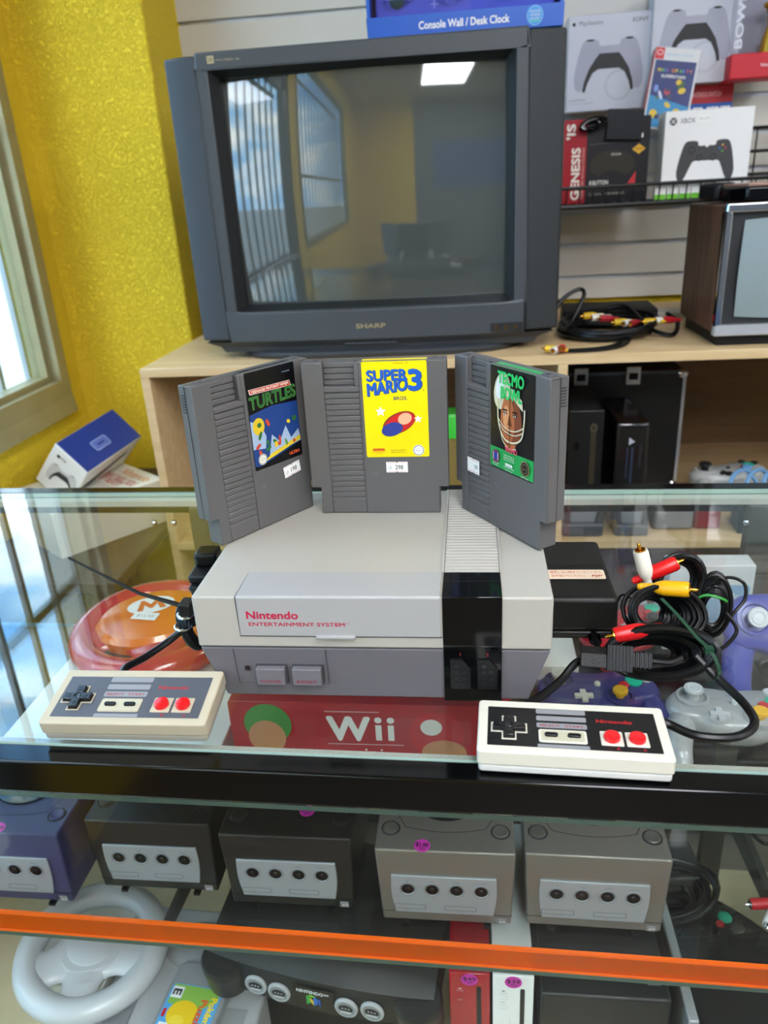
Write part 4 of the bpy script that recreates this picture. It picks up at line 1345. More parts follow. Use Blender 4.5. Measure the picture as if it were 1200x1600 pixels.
# ------------------------------------------------------------------ cube consoles on the lower glass shelf
def cube_console(label, loc, yaw, col, rough, metal, topc, sticker=None, disc=False):
    t = thing('cube_game_console', label, 'game console', loc, (0, 0, yaw), group='cube consoles lined up on the glass shelf')
    BM = mat(col, rough, metal, noise=0.06, nscale=14, bump=0.04, bscale=1500)
    SP = mat('a9adb2', .38, .35, noise=0.05, nscale=30, name='silver_panel')
    DK = mat('0c0d0f', .4, noise=0)
    LN = mat('2b2c2f', .5, noise=0) if metal else mat('0d0d0f', .5, noise=0)
    hw = .0752
    b = MB(); b.hexa([(-hw + .004, .002, .004), (hw - .004, .002, .004), (hw - .004, .158, .004), (-hw + .004, .158, .004)], [(-hw, 0, .110), (hw, 0, .110), (hw, .160, .110), (-hw, .160, .110)], BM)
    b.build('body', t, bevel=.0022, seg=3)
    # front panel
    def P(z):
        return .002 * (1 - (z - .004) / .106)
    b = MB()
    L, R_, zb, zt = -hw + .0165, hw - .0205, .0205, .0745
    pts = []
    for i in range(7):
        f = i / 6
        pts.append((R_ - .0030 * (1 - f) - .0 + .0022 * math.sin(PI * f), zb + (zt - zb) * f))
    for i in range(7):
        f = 1 - i / 6
        pts.append((L + .0030 * (1 - f) - .0022 * math.sin(PI * f), zb + (zt - zb) * f))
    b.push(facing(0, .001, 0)); b.prism(pts, 0, .0026, SP); b.pop()
    fp = b.build('port_panel', t, bevel=.0006)
    for i in range(4):
        x = L + .0175 + i * .0270 * .985
        b = MB(); b.push(facing(x, -.0016, .0560))
        b.lathe([(.0092, 0), (.0092, .0010), (.0080, .0010), (.0072, .0004)], mat('94989c', .35, .3, noise=0.03), 24, cap=False)
        b.ell(0, 0, .0070, .0070, DK, .0003); b.ell(0, .0003, .0062, .0062, mat('060607', .3, noise=0), .0005)
        b.box(-.0016, .0016, .001, .0032, .0005, .0018, mat('33353a', .3, noise=0))
        for k in range(i + 1):
            b.ell((k - i / 2) * .0026, .0118, .0007, .0005, mat('4a4d52', .5, noise=0), .0003, n=8)
        b.pop(); b.build('controller_port', t)
    for x in (L + .0195, L + .0745):
        b = MB(); b.push(facing(x, -.0016, .0290)); b.line(rrect(-.0170, -.0028, .0170, .0038, .0008) + [rrect(-.0170, -.0028, .0170, .0038, .0008)[0]], .0006, mat('5d6165', .5, noise=0), .0002)
        b.text('SLOT A' if x < 0 else 'SLOT B', 0, -.0060, .0014, mat('7a7e82', .5, noise=0), .0002, align='C', width=.010)
        b.pop(); b.build('memory_slot', t)
    b = MB(); b.box(-hw + .0034, hw - .0034, -.0002 + .0015, .003, .0176, .0181, LN); b.build('body_seam', t)
    b = MB(); b.push(facing(hw - .0145, .0010, .0070)); b.rr2(-.0050, -.0012, .0050, .0075, .0005, mat('8e8f95', .4, .2, noise=0), 0); b.text('ATI', -.0030, .0004, .0032, WHITE, .0002, width=.0070, bold=.03, shear=.1); b.text('GRAPHICS BY', -.004, .0052, .0010, WHITE, .0002, width=.008); b.pop(); b.build('graphics_badge', t)
    TM = mat(topc, .4, metal, noise=0.06, nscale=14)
    # top: lid outline, disc jewel, corner buttons
    b = MB(); z = .1101
    lid = [(-.0535, .160), (-.0535, .052), (-.0480, .0400)] + [(-.044 + .088 * i / 14, .0330 - .0060 * math.sin(PI * i / 14)) for i in range(15)] + [(.0480, .0400), (.0535, .052), (.0535, .160)]
    b.push(Matrix.Translation((0, 0, z))); b.line(lid, .0009, LN, .0001); b.pop()
    b.build('lid_line', t)
    b = MB(); b.lathe([(.0430, 0), (.0425, .0022), (.040, .0030), (.0, .0034)], mat('17171a', .14, noise=0.05, coat=.4), 44, (0, .086, z - .0003), cap=False)
    if disc:
        b.push(Matrix.Translation((0, .086, z + .0032))); b.rr2(-.030, -.006, .030, .012, .004, mat('6b5a3c', .3, .3, noise=0.3), 0); b.text('GAMECUBE', 0, -.002, .006, mat('cfc7b4', .3, noise=0), .0002, width=.048, align='C', bold=.03); b.pop()
    b.build('disc_jewel', t)
    for s in (-1, 1):
        b = MB(); b.torus((s * .0600, .0300, z), .0098, .0009, LN, 28, 6); b.build('button_ring', t)
        b = MB(); b.lathe([(.0088, 0), (.0086, .0014), (.0076, .0020), (.0050, .0012 if s > 0 else .0020), (.0, .0006 if s > 0 else .0020)], TM, 26, (s * .0600, .0300, z - .0002), cap=False); b.build('top_button', t)
        b = MB(); b.push(Matrix.Translation((s * .052, .046, z)))
        for k in range(5):
            b.ell(s * k * .0018, -.0012 * k, .0007, .0011, mat('6a6c70', .5, noise=0), .0002, n=6)
        b.pop(); b.build('button_marks', t)
        for y_ in (.016, .14):
            b = MB(); b.box(s * .045 - .0035, s * .045 + .0035, y_ - .004 - (.014 if y_ < .1 else 0), y_ + .004, 0, .0042, BLACKR); b.build('foot', t)
    b = MB()
    for s in (-1, 1):
        b.box(s * .055 - .004, s * .055 + .004, .160, .178, .055, .075, BM)
    b.box(-.059, .059, .172, .180, .055, .075, BM); b.build('rear_handle', t, bevel=.002)
    if sticker:
        round_price(t, 'price_sticker', Matrix.Translation((sticker[0], sticker[1], .1106)), .0088, sticker[2])
    return t
GZ = -0.41
cube_console('silver cube console at the right end of the row on the lower shelf', (.2005, .1450, GZ + .0002), -.012, '8c8680', .36, .55, '77746f')
cube_console('silver cube console carrying a magenta price sticker on its front edge', (.0405, .1435, GZ + .0002), .0, '8c8680', .36, .55, '77746f', (-.024, .007, '$1.80'), disc=True)
cube_console('black cube console with magenta sticker on its top, middle of the row', (-.1370, .1550, GZ + .0002), .0, '1d1c1b', .38, .0, '1c1b1a', (.0190, .0390, '$1.50'))
cube_console('black cube console without a sticker standing next to the indigo console', (-.3020, .1680, GZ + .0002), .0, '1d1c1b', .38, .0, '1c1b1a')
cube_console('indigo purple cube console at the left end of the row', (-.4720, .1440, GZ + .0002), .0, '3f3d62', .4, .0, '4a4870', (.000, .0060, '$1.29'), disc=False)

# ------------------------------------------------------------------ things on the upper glass shelf
UZ = -0.19 + .0002
def carton(name, label, cat, x0, x1, y0, y1, z0, z1, m, arts=(), rot=None, M=None, group=None, bev=.0012):
    """cardboard carton with printed faces; arts = list of (part name, face, function(b, w, h))"""
    cx, cy = (x0 + x1) / 2, (y0 + y1) / 2
    t = thing(name, label, cat, (cx, cy, z0), rot or (0, 0, 0), group=group) if M is None else thing(name, label, cat, M=M, group=group)
    W, D, Hh = x1 - x0, y1 - y0, z1 - z0
    b = MB(); b.box(-W / 2, W / 2, -D / 2, D / 2, 0, Hh, m); b.build('carton', t, bevel=bev)
    for pn, face, fn in arts:
        b = MB()
        if face == 'front':
            b.push(Matrix.Translation((-W / 2, -D / 2 - .0003, 0)) @ RX90); a = (W, Hh)
        elif face == 'top':
            b.push(Matrix.Translation((-W / 2, -D / 2, Hh + .0003))); a = (W, D)
        elif face == 'left':
            b.push(Matrix(((0, 0, -1, -W / 2 - .0003), (-1, 0, 0, D / 2), (0, 1, 0, 0), (0, 0, 0, 1)))); a = (D, Hh)
        fn(b, *a); b.pop(); b.build(pn, t)
    return t
def c_(h, r=.5):
    return mat(h, r, noise=0.02, nscale=30)
# white game box under the wheel
def white_top(b, w, h):
    b.text('Wii Sports', .03, .05, .012, c_('c9d0d4'), 0, width=.075, bold=.01)
    b.rr2(.02, .02, w - .02, .028, .003, c_('dfe3e6'), 0)
carton('game_box', 'large flat white game box on the upper glass shelf under the red wheel', 'box', -.415, -.178, .105, .405, UZ, -.152, c_('dedcd4'), [('title_print', 'top', white_top)])
# red transparent wheel shell
def wheel(t, R, r, m_rim, m_hub, m_btn, spokes):
    b = MB(); b.torus((0, 0, 0), R - r, r, m_rim, 56, 12, rz=.95); b.build('rim', t)
    b = MB()
    ps = [(R * .40 * math.copysign(abs(math.cos(a)) ** .8, math.cos(a)), R * .40 * math.copysign(abs(math.sin(a)) ** .8, math.sin(a))) for a in [2 * PI * i / 36 for i in range(36)]]
    b.rings([[(x * .92, y * .92, -r * .7) for x, y in ps], [(x, y, -r * .4) for x, y in ps], [(x, y, r * .35) for x, y in ps], [(x * .94, y * .94, r * .62) for x, y in ps]], m_hub)
    b.build('hub', t)
    for a, wd, in spokes:
        b = MB(); b.push(Matrix.Rotation(a, 4, 'Z'))
        n = 10
        rs = []
        for i in range(n + 1):
            f = i / n
            x = R * .22 + (R * .86 - R * .22) * f
            w_ = wd * (1 + .9 * (2 * f - 1) ** 2) / 2
            rs.append([(x, w_ * math.cos(q), r * .60 * math.sin(q)) for q in [2 * PI * k / 16 for k in range(16)]])
        b.rings(rs, m_rim); b.pop(); b.build('spoke', t)
    b = MB(); b.torus((0, 0, r * .60), R * .26, .0010, m_btn, 40, 6); b.build('centre_ring', t)
t = thing('racing_wheel', 'red and orange racing wheel shell with white M emblem on the white box', 'racing wheel', (-.318, .318, -.1345), (math.radians(3), 0, math.radians(24)))
ORW = mat('e0701c', .22, noise=0.12, nscale=18, coat=.6, name='orange_shell'); RDW = mat('bb1f33', .2, noise=0.15, nscale=14, coat=.7, name='red_shell')
b = MB()
oc = lambda k, z: [(.106 * k * math.copysign(abs(math.cos(a)) ** .85, math.cos(a)), .094 * k * math.copysign(abs(math.sin(a)) ** .9, math.sin(a)), z) for a in [2 * PI * i / 48 for i in range(48)]]
wheel(t, .104, .0165, RDW, ORW, ORW, [(PI, .05), (0, .05), (PI * 1.5, .060)])
b = MB()
b.rings([[(.072 * math.cos(a) * k, .060 * math.sin(a) * k + .012, z) for a in [2 * PI * i / 40 for i in range(40)]] for k, z in ((1.0, -.004), (1.0, .008), (.9, .0150), (.6, .0185), (.01, .0195))], ORW, cap=False)
b.build('orange_cover', t)
b = MB(); b.push(Matrix.Translation((-.002, .026, .0199)))
b.ell(0, 0, .029, .019, WHITE, 0)
mm = c_('d2641c')
b.poly([(-.018, -.012), (-.0115, .0125), (-.0075, .0125), (0, .001), (.0075, .0125), (.0115, .0125), (.018, -.012), (.0105, -.012), (.0078, .0010), (.0015, -.0085), (-.0015, -.0085), (-.0078, .0010), (-.0105, -.012)], mm, .0003)
b.pop(); b.build('emblem', t)
b = MB(); b.push(Matrix.Translation((-.010, .001, .0203)) @ Matrix.Rotation(-.5, 4, 'Z')); b.poly([(-.016, -.008), (.016, -.008), (.016, .008), (.004, .008), (0, .006), (-.004, .008), (-.016, .008)], STICKER, 0); b.text('$15.99', 0, -.003, .006, c_('8d8f94'), .0002, width=.022, align='C'); b.pop(); b.build('price_sticker', t)

# red console box
def wii_front(b, w, h):
    b.quad(0, 0, w, h, c_('b01d28', .35), 0)
    WH = c_('f1efec', .4)
    x = .0985
    b.text('W', x, .0430, .0275, WH, .0003, width=.041, bold=.05)
    for k in range(2):
        b.quad(x + .0470 + k * .0122, .0430, x + .0530 + k * .0122, .0615, WH, .0003); b.ell(x + .0500 + k * .0122, .0672, .0036, .0036, WH, .0003)
    b.quad(x - .001, .0375, x + .074, .0381, WH, .0003)
    b.text('mini', x + .036, .0205, .0130, WH, .0003, width=.034, align='C', bold=.01)
    b.quad(.096, .076, .150, .0772, c_('d8a8a8'), .0002)
    # plain stand-ins for the printed artwork: a green and a red rounded block of colour
    b.ell(.038, .060, .024, .024, c_('3e8a34'), .0002); b.ell(.036, .044, .019, .020, c_('c88a5e'), .0003); b.rr2(.004, .0, .020, .020, .004, c_('6f9a3a'), .0002)
    b.ell(.205, .052, .027, .026, c_('c4141f'), .0002); b.ell(.212, .030, .022, .015, c_('c88a5e'), .0003); b.ell(.200, .060, .0105, .0095, WH, .0003)
carton('console_box', 'red cardboard console box with white lettering on the upper glass shelf', 'box', -.168, .108, .135, .34, UZ, -.104, c_('a61c26', .4), [('front_print', 'front', wii_front)])

def wing_pad(name, label, M, col, stick, accent, group=None, rough=.35, wired=None):
    t = thing(name, label, 'game controller', M=M, group=group)
    BD = mat(col, rough, .15 if col == 'a8a8aa' else 0, noise=0.05, nscale=25, coat=.2)
    b = MB()
    op = [(0, .030), (.022, .034), (.045, .034), (.062, .020), (.066, .002), (.058, -.014), (.040, -.018), (.026, -.026), (.014, -.030), (0, -.030)]
    full = op + [(-x, y) for x, y in op[::-1][1:-1]]
    sp = [(p.x, p.y) for p in spline([(x, y, 0) for x, y in full], 4, closed=True)]
    rs = [[(x * k, y * k, z) for x, y in sp] for k, z in ((.84, -.016), (.96, -.010), (1.0, -.002), (.99, .004), (.94, .009), (.86, .0115))]
    b.rings([r[::-1] for r in rs], BD)
    b.build('body', t, sharp=1.0)
    for s in (-1, 1):
        b = MB()
        q = spline([(s * .045, .004, -.004), (s * .055, -.020, -.006), (s * .060, -.044, -.010), (s * .060, -.062, -.014)], 6)
        rs = []
        for i, p in enumerate(q):
            f = i / (len(q) - 1)
            rr = .0195 * (1 - .35 * f) * (1 if f < .9 else .75)
            rs.append([p + Vector((rr * .85 * math.cos(a), 0, rr * .85 * math.sin(a))) for a in [2 * PI * k / 16 for k in range(16)]])
        rs.append([q[-1] + Vector((.005 * math.cos(a), -.006, .005 * math.sin(a))) for a in [2 * PI * k / 16 for k in range(16)]])
        b.rings(rs, BD); b.build('grip', t, sharp=2)
    SK = mat(stick, .4, noise=0.04)
    b = MB(); c = (-.0385, .012, .0105)
    b.lathe([(.0165, 0), (.0165, .0035), (.0135, .0040), (.0120, .001)], BD, 32, c, cap=False); b.build('stick_gate', t)
    b = MB(); b.lathe([(.0060, .0), (.0055, .008), (.0090, .0095), (.0098, .0115), (.0092, .0135), (.0075, .0130), (.0060, .0138), (.0040, .0130), (.002, .0136), (0, .0134)], SK, 28, c, cap=False); b.build('control_stick', t)
    b = MB(); c = (.0190, -.0150, .0100)
    b.lathe([(.0150, 0), (.0150, .003), (.0120, .0035), (.0105, .001)], BD, 30, c, cap=False); b.build('small_stick_gate', t)
    b = MB(); b.lathe([(.0045, 0), (.0045, .006), (.0078, .007), (.0078, .0105), (.0060, .0115), (.003, .0110), (0, .0115)], mat(accent, .35, noise=0.03), 24, c, cap=False); b.build('small_stick', t)
    b = MB(); cx, cy = -.0180, -.0150
    a_, w_ = .0095, .0030
    b.lathe([(.0125, 0), (.0120, .0012), (.0112, .0006)], BD, 28, (cx, cy, .0105), cap=True)
    b.prism([(cx - w_, cy - a_), (cx + w_, cy - a_), (cx + w_, cy - w_), (cx + a_, cy - w_), (cx + a_, cy + w_), (cx + w_, cy + w_), (cx + w_, cy + a_), (cx - w_, cy + a_), (cx - w_, cy + w_), (cx - a_, cy + w_), (cx - a_, cy - w_), (cx - w_, cy - w_)], .0115, .0145, SK)
    b.build('direction_pad', t)
    for (x, y, r, cc) in ((.0390, .010, .0090, '1fae8c'), (.0270, .003, .0055, 'c4202c'), (.0530, .014, .0058, stick), (.0380, .0260, .0058, stick), (0, .006, .0032, stick)):
        b = MB(); b.lathe([(r, 0), (r, .003), (r * .8, .0042), (0, .0046)], mat(cc, .35, noise=0.03), 20, (x, y, .0105), cap=False); b.build('button', t)
    return t
wing_pad('game_controller', 'silver two handled game controller on the upper glass shelf behind the cord loop', Matrix.Translation((.3345, .198, -.158)) @ Matrix.Rotation(-.06, 4, 'Z'), 'a8a8aa', 'b9babd', 'e8b01c', group='two handled game controllers on the upper shelf')
wing_pad('game_controller', 'indigo game controller with pale stick lying under the console right end', Matrix.Translation((.205, .229, -.160)) @ Matrix.Rotation(.05, 4, 'Z'), '35336c', 'c9c4b4', 'd8a428', group='two handled game controllers on the upper shelf')
wing_pad('game_controller', 'blue violet game controller standing on its side at the right frame edge', Matrix.Translation((.4200, .290, -.108)) @ Matrix.Rotation(math.radians(55), 4, 'X') @ Matrix.Rotation(math.radians(8), 4, 'Z') @ Matrix.Scale(1.15, 4), '4a4fa6', 'd2d4dc', 'c4202c', group='two handled game controllers on the upper shelf')
wing_pad('game_controller', 'glossy red game controller on the shelf behind the power adapter', Matrix.Translation((.262, .352, -.150)) @ Matrix.Rotation(.5, 4, 'Z'), 'b5152a', '9c9ca0', '2b2b2d', group='two handled game controllers on the upper shelf', rough=.2)
def ds_front(b, w, h):
    b.rr2(w * .30, h * .42, w * .96, h * .78, .004, c_('7fa9cf'), 0); b.ell(w * .62, h * .50, w * .28, h * .22, c_('9fc0dc'), .0002)
    b.text('Nintendo', w * .36, h * .62, h * .07, WHITE, .0004, width=w * .5)
carton('console_box', 'white and pale blue boxed device upright behind the cable bundle', 'box', .305, .402, .368, .398, UZ, -.074, c_('d5d8da'), [('front_print', 'front', ds_front)])
carton('game_box', 'small white case lying flat behind the indigo controller', 'box', .112, .195, .300, .395, UZ, -.170, c_('e8e6df'))
b = MB()
loops(b, (.46, .36, -.165), (1, .2, 0), (0, 1, .1), .05, .03, 8, .003, BLACKR, .03, seed=41)
o = b.build('coiled_cable'); tag(o, 'black coiled cable on the upper shelf at the far right edge', 'cable')

# ------------------------------------------------------------------ things below the lower shelf
LZ = -0.62 + .0003
def slim_console(label, x0, col, dark, txtc, stk):
    t = thing('slim_game_console', label, 'game console', (x0 + .022, .105, LZ), (0, 0, 0), group='slim upright consoles under the lower shelf')
    m = mat(col, .22, noise=0.03, coat=.4)
    b = MB(); b.box(-.024, .024, .01, .20, 0, .030, mat('8c8e92', .4, noise=0.05)); b.build('stand', t, bevel=.004)
    b = MB(); b.box(-.022, .022, 0, .215, .0305, .187, m); b.build('body', t, bevel=.0012)
    b = MB(); b.push(facing(0, -.0004, 0)); b.rr2(.0075, .060, .0125, .168, .002, mat('14161a', .3, noise=0), 0)
    b.line([(-.0145, .150), (-.0065, .150), (-.0065, .1555), (-.0145, .1555)], .0006, c_(dark), 0)
    b.line([(-.0145, .135), (-.0065, .135), (-.0065, .1405), (-.0145, .1405)], .0006, c_(dark), 0)
    b.ell(-.0105, .163, .0020, .0012, c_(txtc), 0); b.text('POWER', -.0105, .1585, .0018, c_(txtc), 0, width=.0080, align='C'); b.text('RESET', -.0105, .1440, .0018, c_(txtc), 0, width=.0060, align='C')
    b.line([(-.0035, .030), (-.0035, .12)], .0004, c_(dark), 0); b.text('Wii', .0, .045, .006, c_(txtc), 0, width=.010)
    b.pop(); b.build('front_markings', t)
    round_price(t, 'price_sticker', facing(.0, -.0009, .1785), .0092, stk)
    for i in range(5):
        pass
    return t
slim_console('red slim console standing upright below the orange strip', .0435, 'a80f22', '6b0a16', 'e8c8c8', '$49')
slim_console('white slim console standing upright beside the red one', .0905, 'eef0f2', 'b8bcc0', '8c9096', '$39')
# black round-fronted console
t = thing('retro_game_console', 'charcoal console with four round controller sockets below the orange strip', 'game console', M=Matrix.Translation((-.1110, .1080, -.523)) @ Matrix.Rotation(-.155, 4, 'Z') @ Matrix.Rotation(math.radians(10), 4, 'X') @ Matrix.Scale(1.07, 4))
CH = mat('232323', .38, noise=0.12, nscale=12, bump=0.08, bscale=900, name='charcoal_plastic')
b = MB()
def sect(x):
    k = abs(x) / .128
    top = .066 - .012 * (1 - math.cos(k * PI)) / 2
    return [(x, .012 + .010 * k * k, 0), (x, .0 + .012 * k * k, .010), (x, .010 + .010 * k * k, .052 - .006 * k), (x, .040, top), (x, .120, top + .004), (x, .175, top - .012), (x, .185, .0)]
b.rings([sect(-.128 + .256 * i / 20) for i in range(21)], CH, smooth=True); b.build('body', t, sharp=.7)
for s in (-1, 1):
    b = MB(); b.lathe([(.026, 0), (.0265, .030), (.0262, .040), (.024, .043), (0, .044)], CH, 28, (s * .110, .022, 0), cap=False); b.build('corner_pillar', t)
M_ = Matrix.Translation((0, -.0005, 0))
def on_front(x, h):
    k = abs(x) / .128
    y = .0 + .012 * k * k + (.010 - .002 * k * k) * (h - .010) / (.042 - .006 * k)
    return Matrix.Translation((x, y - .0006, h)) @ Matrix.Rotation(PI / 2 - .22, 4, 'X')
for x in (-.068, -.040, .036, .064):
    b = MB(); b.push(on_front(x, .026))
    b.lathe([(.0128, 0), (.0128, .002), (.0112, .0034), (.0098, .0030)], mat('a9aaac', .4, noise=0.04), 30, cap=False)
    b.ell(0, 0, .0100, .0100, mat('8c8d90', .45, noise=0), .0026); b.ell(0, .0004, .0078, .0052, mat('1c1d1f', .5, noise=0), .0029); b.rr2(-.0062, -.0058, .0062, -.0030, .001, mat('c2c3c5', .5, noise=0), .0031)
    for k in range(3):
        b.ell(-.0035 + k * .0035, .0008, .0009, .0009, mat('d6d7d9', .3, noise=0), .0032, n=8)
    b.pop(); b.build('controller_socket', t)
b = MB(); b.push(on_front(0, .030)); b.poly([(-.024, .015), (.024, .015), (.021, -.012), (.016, -.015), (-.016, -.015), (-.021, -.012)], mat('131314', .25, noise=0), .0010)
b.text('NINTENDO', -.0185, .0065, .0042, c_('e6e6e6'), .0014, width=.0300, bold=.03); b.text('64', .0125, .0080, .0026, c_('e6e6e6'), .0014, width=.0050, bold=.03)
for p_, cc in (([(-.008, -.010), (-.008, .003), (-.004, .001), (-.004, -.008)], '2f9e46'), ([(-.004, .001), (-.004, -.005), (.0, -.010), (.0, -.003)], 'd8b52a'), ([(.0, -.010), (.0, .003), (.004, .001), (.004, -.008)], '2f6cc0'), ([(.004, .001), (.004, -.005), (.008, -.010), (.008, .001)], '2b4f9c'), ([(-.008, .003), (-.002, .005), (.004, .003), (-.002, .0015)], '7cb83a')):
    b.poly(p_, c_(cc), .0014)
b.pop(); b.build('name_badge', t)
b = MB(); b.box(-.1, .08, .02, .15, -.102 + .002, -.012, BLACKM); o = b.build('plinth'); place(o, (-.1110, .118, -.523), (0, 0, -.155)); tag(o, 'plain black box under the charcoal console', 'box')
# grey cartridge with colourful label, lying on a light grey console
t = thing('flat_game_console', 'light grey game console lying under the racing wheel and the cartridge', 'game console', (-.285, .150, LZ), (0, 0, -.05))
LG = mat('a9a9ab', .42, noise=0.05, nscale=30, bump=0.05, bscale=1500)
b = MB(); b.box(-.10, .10, -.125, .110, 0, .070, LG); b.build('body', t, bevel=.005, seg=3)
b = MB(); b.sph((-.005, .055, .070), (.045, .035, .014), mat('8f9092', .4, noise=0.04), 28, 10); b.box(-.085, -.055, -.10, -.02, .070, .0725, mat('77787c', .45, noise=0.03)); b.build('top_details', t)
b = MB(); b.box(.055, .085, -.11, -.02, .070, .0715, mat('8f9092', .45, noise=0.03)); b.build('button_plate', t)
t = thing('retro_game_cartridge', 'grey curved game cartridge with a yellow and blue animal label', 'game cartridge', (-.2660, .112, LZ + .0705), (0, 0, -.10))
b = MB(); op = spline([(-.0375, -.056, 0), (0, -.058, 0), (.0375, -.056, 0), (.0375, .050, 0), (.030, .058, 0), (-.030, .058, 0), (-.0375, .050, 0)], 1, closed=True)
b.prism([(p.x, p.y) for p in op], 0, .018, mat('87888c', .45, noise=0.04)); b.build('shell', t, bevel=.003, seg=3)
b = MB(); b.push(Matrix.Translation((0, -.003, .0183)) @ Matrix.Rotation(-PI / 2, 4, 'Z'))
b.rr2(-.030, -.0325, .034, .0325, .005, c_('4f9fd8', .3), 0)
b.poly([(-.029, -.030), (-.005, -.030), (.0, .010), (-.014, .030), (-.029, .030)], c_('86b24a'), .0001)
b.ell(.006, -.006, .017, .019, c_('e8c020', .3), .0002); b.ell(.016, -.010, .009, .010, c_('f0d040', .3), .0003)
b.rr2(-.026, -.030, -.012, -.016, .001, WHITE, .0004); b.text('E', -.0225, -.028, .010, INK, .0005, width=.007, bold=.05)
b.rr2(.018, -.029, .030, -.018, .001, WHITE, .0004); b.quad(.021, -.027, .027, -.020, INK, .0005)
b.rr2(.002, -.0305, .012, -.0265, .001, RED, .0004)
b.text('Pokémon', -.018, .022, .008, c_('f2cf1e'), .0006, width=.044, bold=.05); b.text('Puzzle', -.014, .011, .008, c_('d8571c'), .0006, width=.036, bold=.05)
b.ell(.0255, .004, .004, .004, WHITE, .0004)
b.pop(); b.build('label', t)
t = thing('racing_wheel', 'white plastic racing wheel lying behind the orange strip', 'racing wheel', (-.4180, .178, -.5290), (math.radians(4), math.radians(4), math.radians(15)))
WW = mat('c4c6ca', .32, noise=0.03, coat=.3, name='white_wheel_plastic')
wheel(t, .096, .0165, WW, WW, mat('c4c6c9', .4, noise=0), [(math.radians(200), .050), (math.radians(-20), .050), (math.radians(262), .045)])
b = MB(); b.lathe([(.030, .0105), (.028, .0118), (0, .0120)], WW, 36, cap=False); b.build('centre_button', t)
b = MB(); b.push(Matrix.Translation((0, -.052, .0105))); b.text('Nintendo', 0, 0, .004, c_('b8babd'), 0, width=.022, align='C'); b.pop(); b.build('moulded_lettering', t)
carton('game_box', 'white cardboard box on the bottom deck carrying the white wheel', 'box', -.50, -.392, .14, .28, LZ, -.5480, c_('dcdad2'))
# black consoles at the lower right
def flat_console(name, label, x0, x1, y0, y1, z0, z1, rot, txt, rows=6):
    t = thing(name, label, 'game console', ((x0 + x1) / 2, (y0 + y1) / 2, z0), (0, 0, rot), group=None)
    W, D, Hh = x1 - x0, y1 - y0, z1 - z0
    m = mat('17181a', .4, noise=0.12, nscale=30, bump=0.1, bscale=900)
    b = MB(); b.box(-W / 2, W / 2, -D / 2, D / 2, 0, Hh * .45, m); b.build('lower_body', t, bevel=.003)
    b = MB(); b.box(-W / 2, W / 2 - .01, -D / 2 + .006, D / 2, Hh * .47, Hh, m); b.build('upper_body', t, bevel=.003)
    b = MB(); b.box(-W * .42, W * .2, -D / 2 - .001, -D / 2 + .006, Hh * .18, Hh * .34, mat('08090a', .2, noise=0)); b.build('disc_drawer', t, bevel=.001)
    b = MB(); b.push(Matrix.Translation((0, 0, Hh + .0003))); b.text(txt, 0, -D * .3, .010, mat('4a4c50', .3, noise=0), 0, align='C'); b.line(rrect(W * .28, -D * .40, W * .38, -D * .32, .002) + [(W * .38, -D * .34)], .0008, c_('8f9196'), 0); b.pop(); b.build('top_marks', t)
    return t
flat_console('flat_game_console', 'black console lying below the right silver cube console', .142, .288, .095, .33, LZ, -.452, 0, 'PS2')
flat_console('flat_game_console', 'wide black console on the deck in the bottom right corner', .315, .62, .02, .235, LZ, -.50, .12, 'PS')
b = MB(); b.box(-.0055, .0055, -.1, .1, 0, .155, mat('9fa2a6', .35, .3, noise=0.05)); o = b.build('game_case', bevel=.002); place(o, (.2985, .19, LZ), (0, 0, 0)); tag(o, 'thin silver case standing between the two black consoles', 'game case')
b = MB()
loops(b, (.330, .33, -.560), (1, .3, 0), (-.3, 1, .15), .070, .045, 9, .0032, BLACKR, .03, seed=51, jit=.12)
b.tube(spline([(.245, .34, -.56), (.29, .25, -.57), (.33, .20, -.58), (.40, .18, -.60), (.47, .25, -.60)], 10), .0032, BLACKR, 7)
o = b.build('coiled_cable'); tag(o, 'black cables heaped on the beige deck right of the silver consoles', 'cable')
def guitar_strap(label, pts, w, name='strap'):
    b = MB(); P = spline(pts, 8); n = len(P)
    vs = []
    for i, p in enumerate(P):
        t_ = (P[min(i + 1, n - 1)] - P[max(i - 1, 0)]).normalized(); q = Vector((-t_.y, t_.x, 0)).normalized() * w / 2
        vs += [p - q, p + q, p + q + Vector((0, 0, .002)), p - q + Vector((0, 0, .002))]
    fs = []
    for i in range(n - 1):
        a, c = 4 * i, 4 * i + 4
        for k in range(4):
            fs.append((a + k, a + (k + 1) % 4, c + (k + 1) % 4, c + k))
    b.add(vs, fs, BLACKM); o = b.build(name); tag(o, label, 'strap'); return o
guitar_strap('wide black webbing strap crossing the beige deck at the lower right', [(.30, .42, -.60), (.36, .36, -.585), (.43, .30, -.58), (.50, .22, -.585)], .030)
guitar_strap('black strap lying along the right silver console on the deck', [(.27, .40, -.60), (.295, .33, -.60), (.30, .27, -.605), (.29, .18, -.61)], .024)
t = thing('audio_video_cable', 'black cable with red and white plugs on the lower glass shelf at right', 'cable')
b = MB(); b.tube(spline([(.405, .190, -.398), (.425, .200, -.402), (.45, .20, -.405), (.47, .26, -.405), (.44, .32, -.405)], 8), .0022, BLACKR, 7)
b.tube(spline([(.398, .172, -.396), (.412, .188, -.399), (.43, .195, -.402), (.455, .19, -.404), (.48, .24, -.405)], 8), .0022, BLACKR, 7)
b.tube(spline([(.44, .32, -.405), (.42, .36, -.40), (.40, .33, -.40), (.42, .27, -.40), (.45, .30, -.40)], 8), .0022, BLACKR, 7); b.build('cord', t)
rca(t, 'red_plug', (.388, .184, -.400), (-1, -.12, 0), 'a81420', gold=False)
rca(t, 'white_plug', (.392, .166, -.399), (-.55, -.8, 0), 'e4e4e4', gold=False)
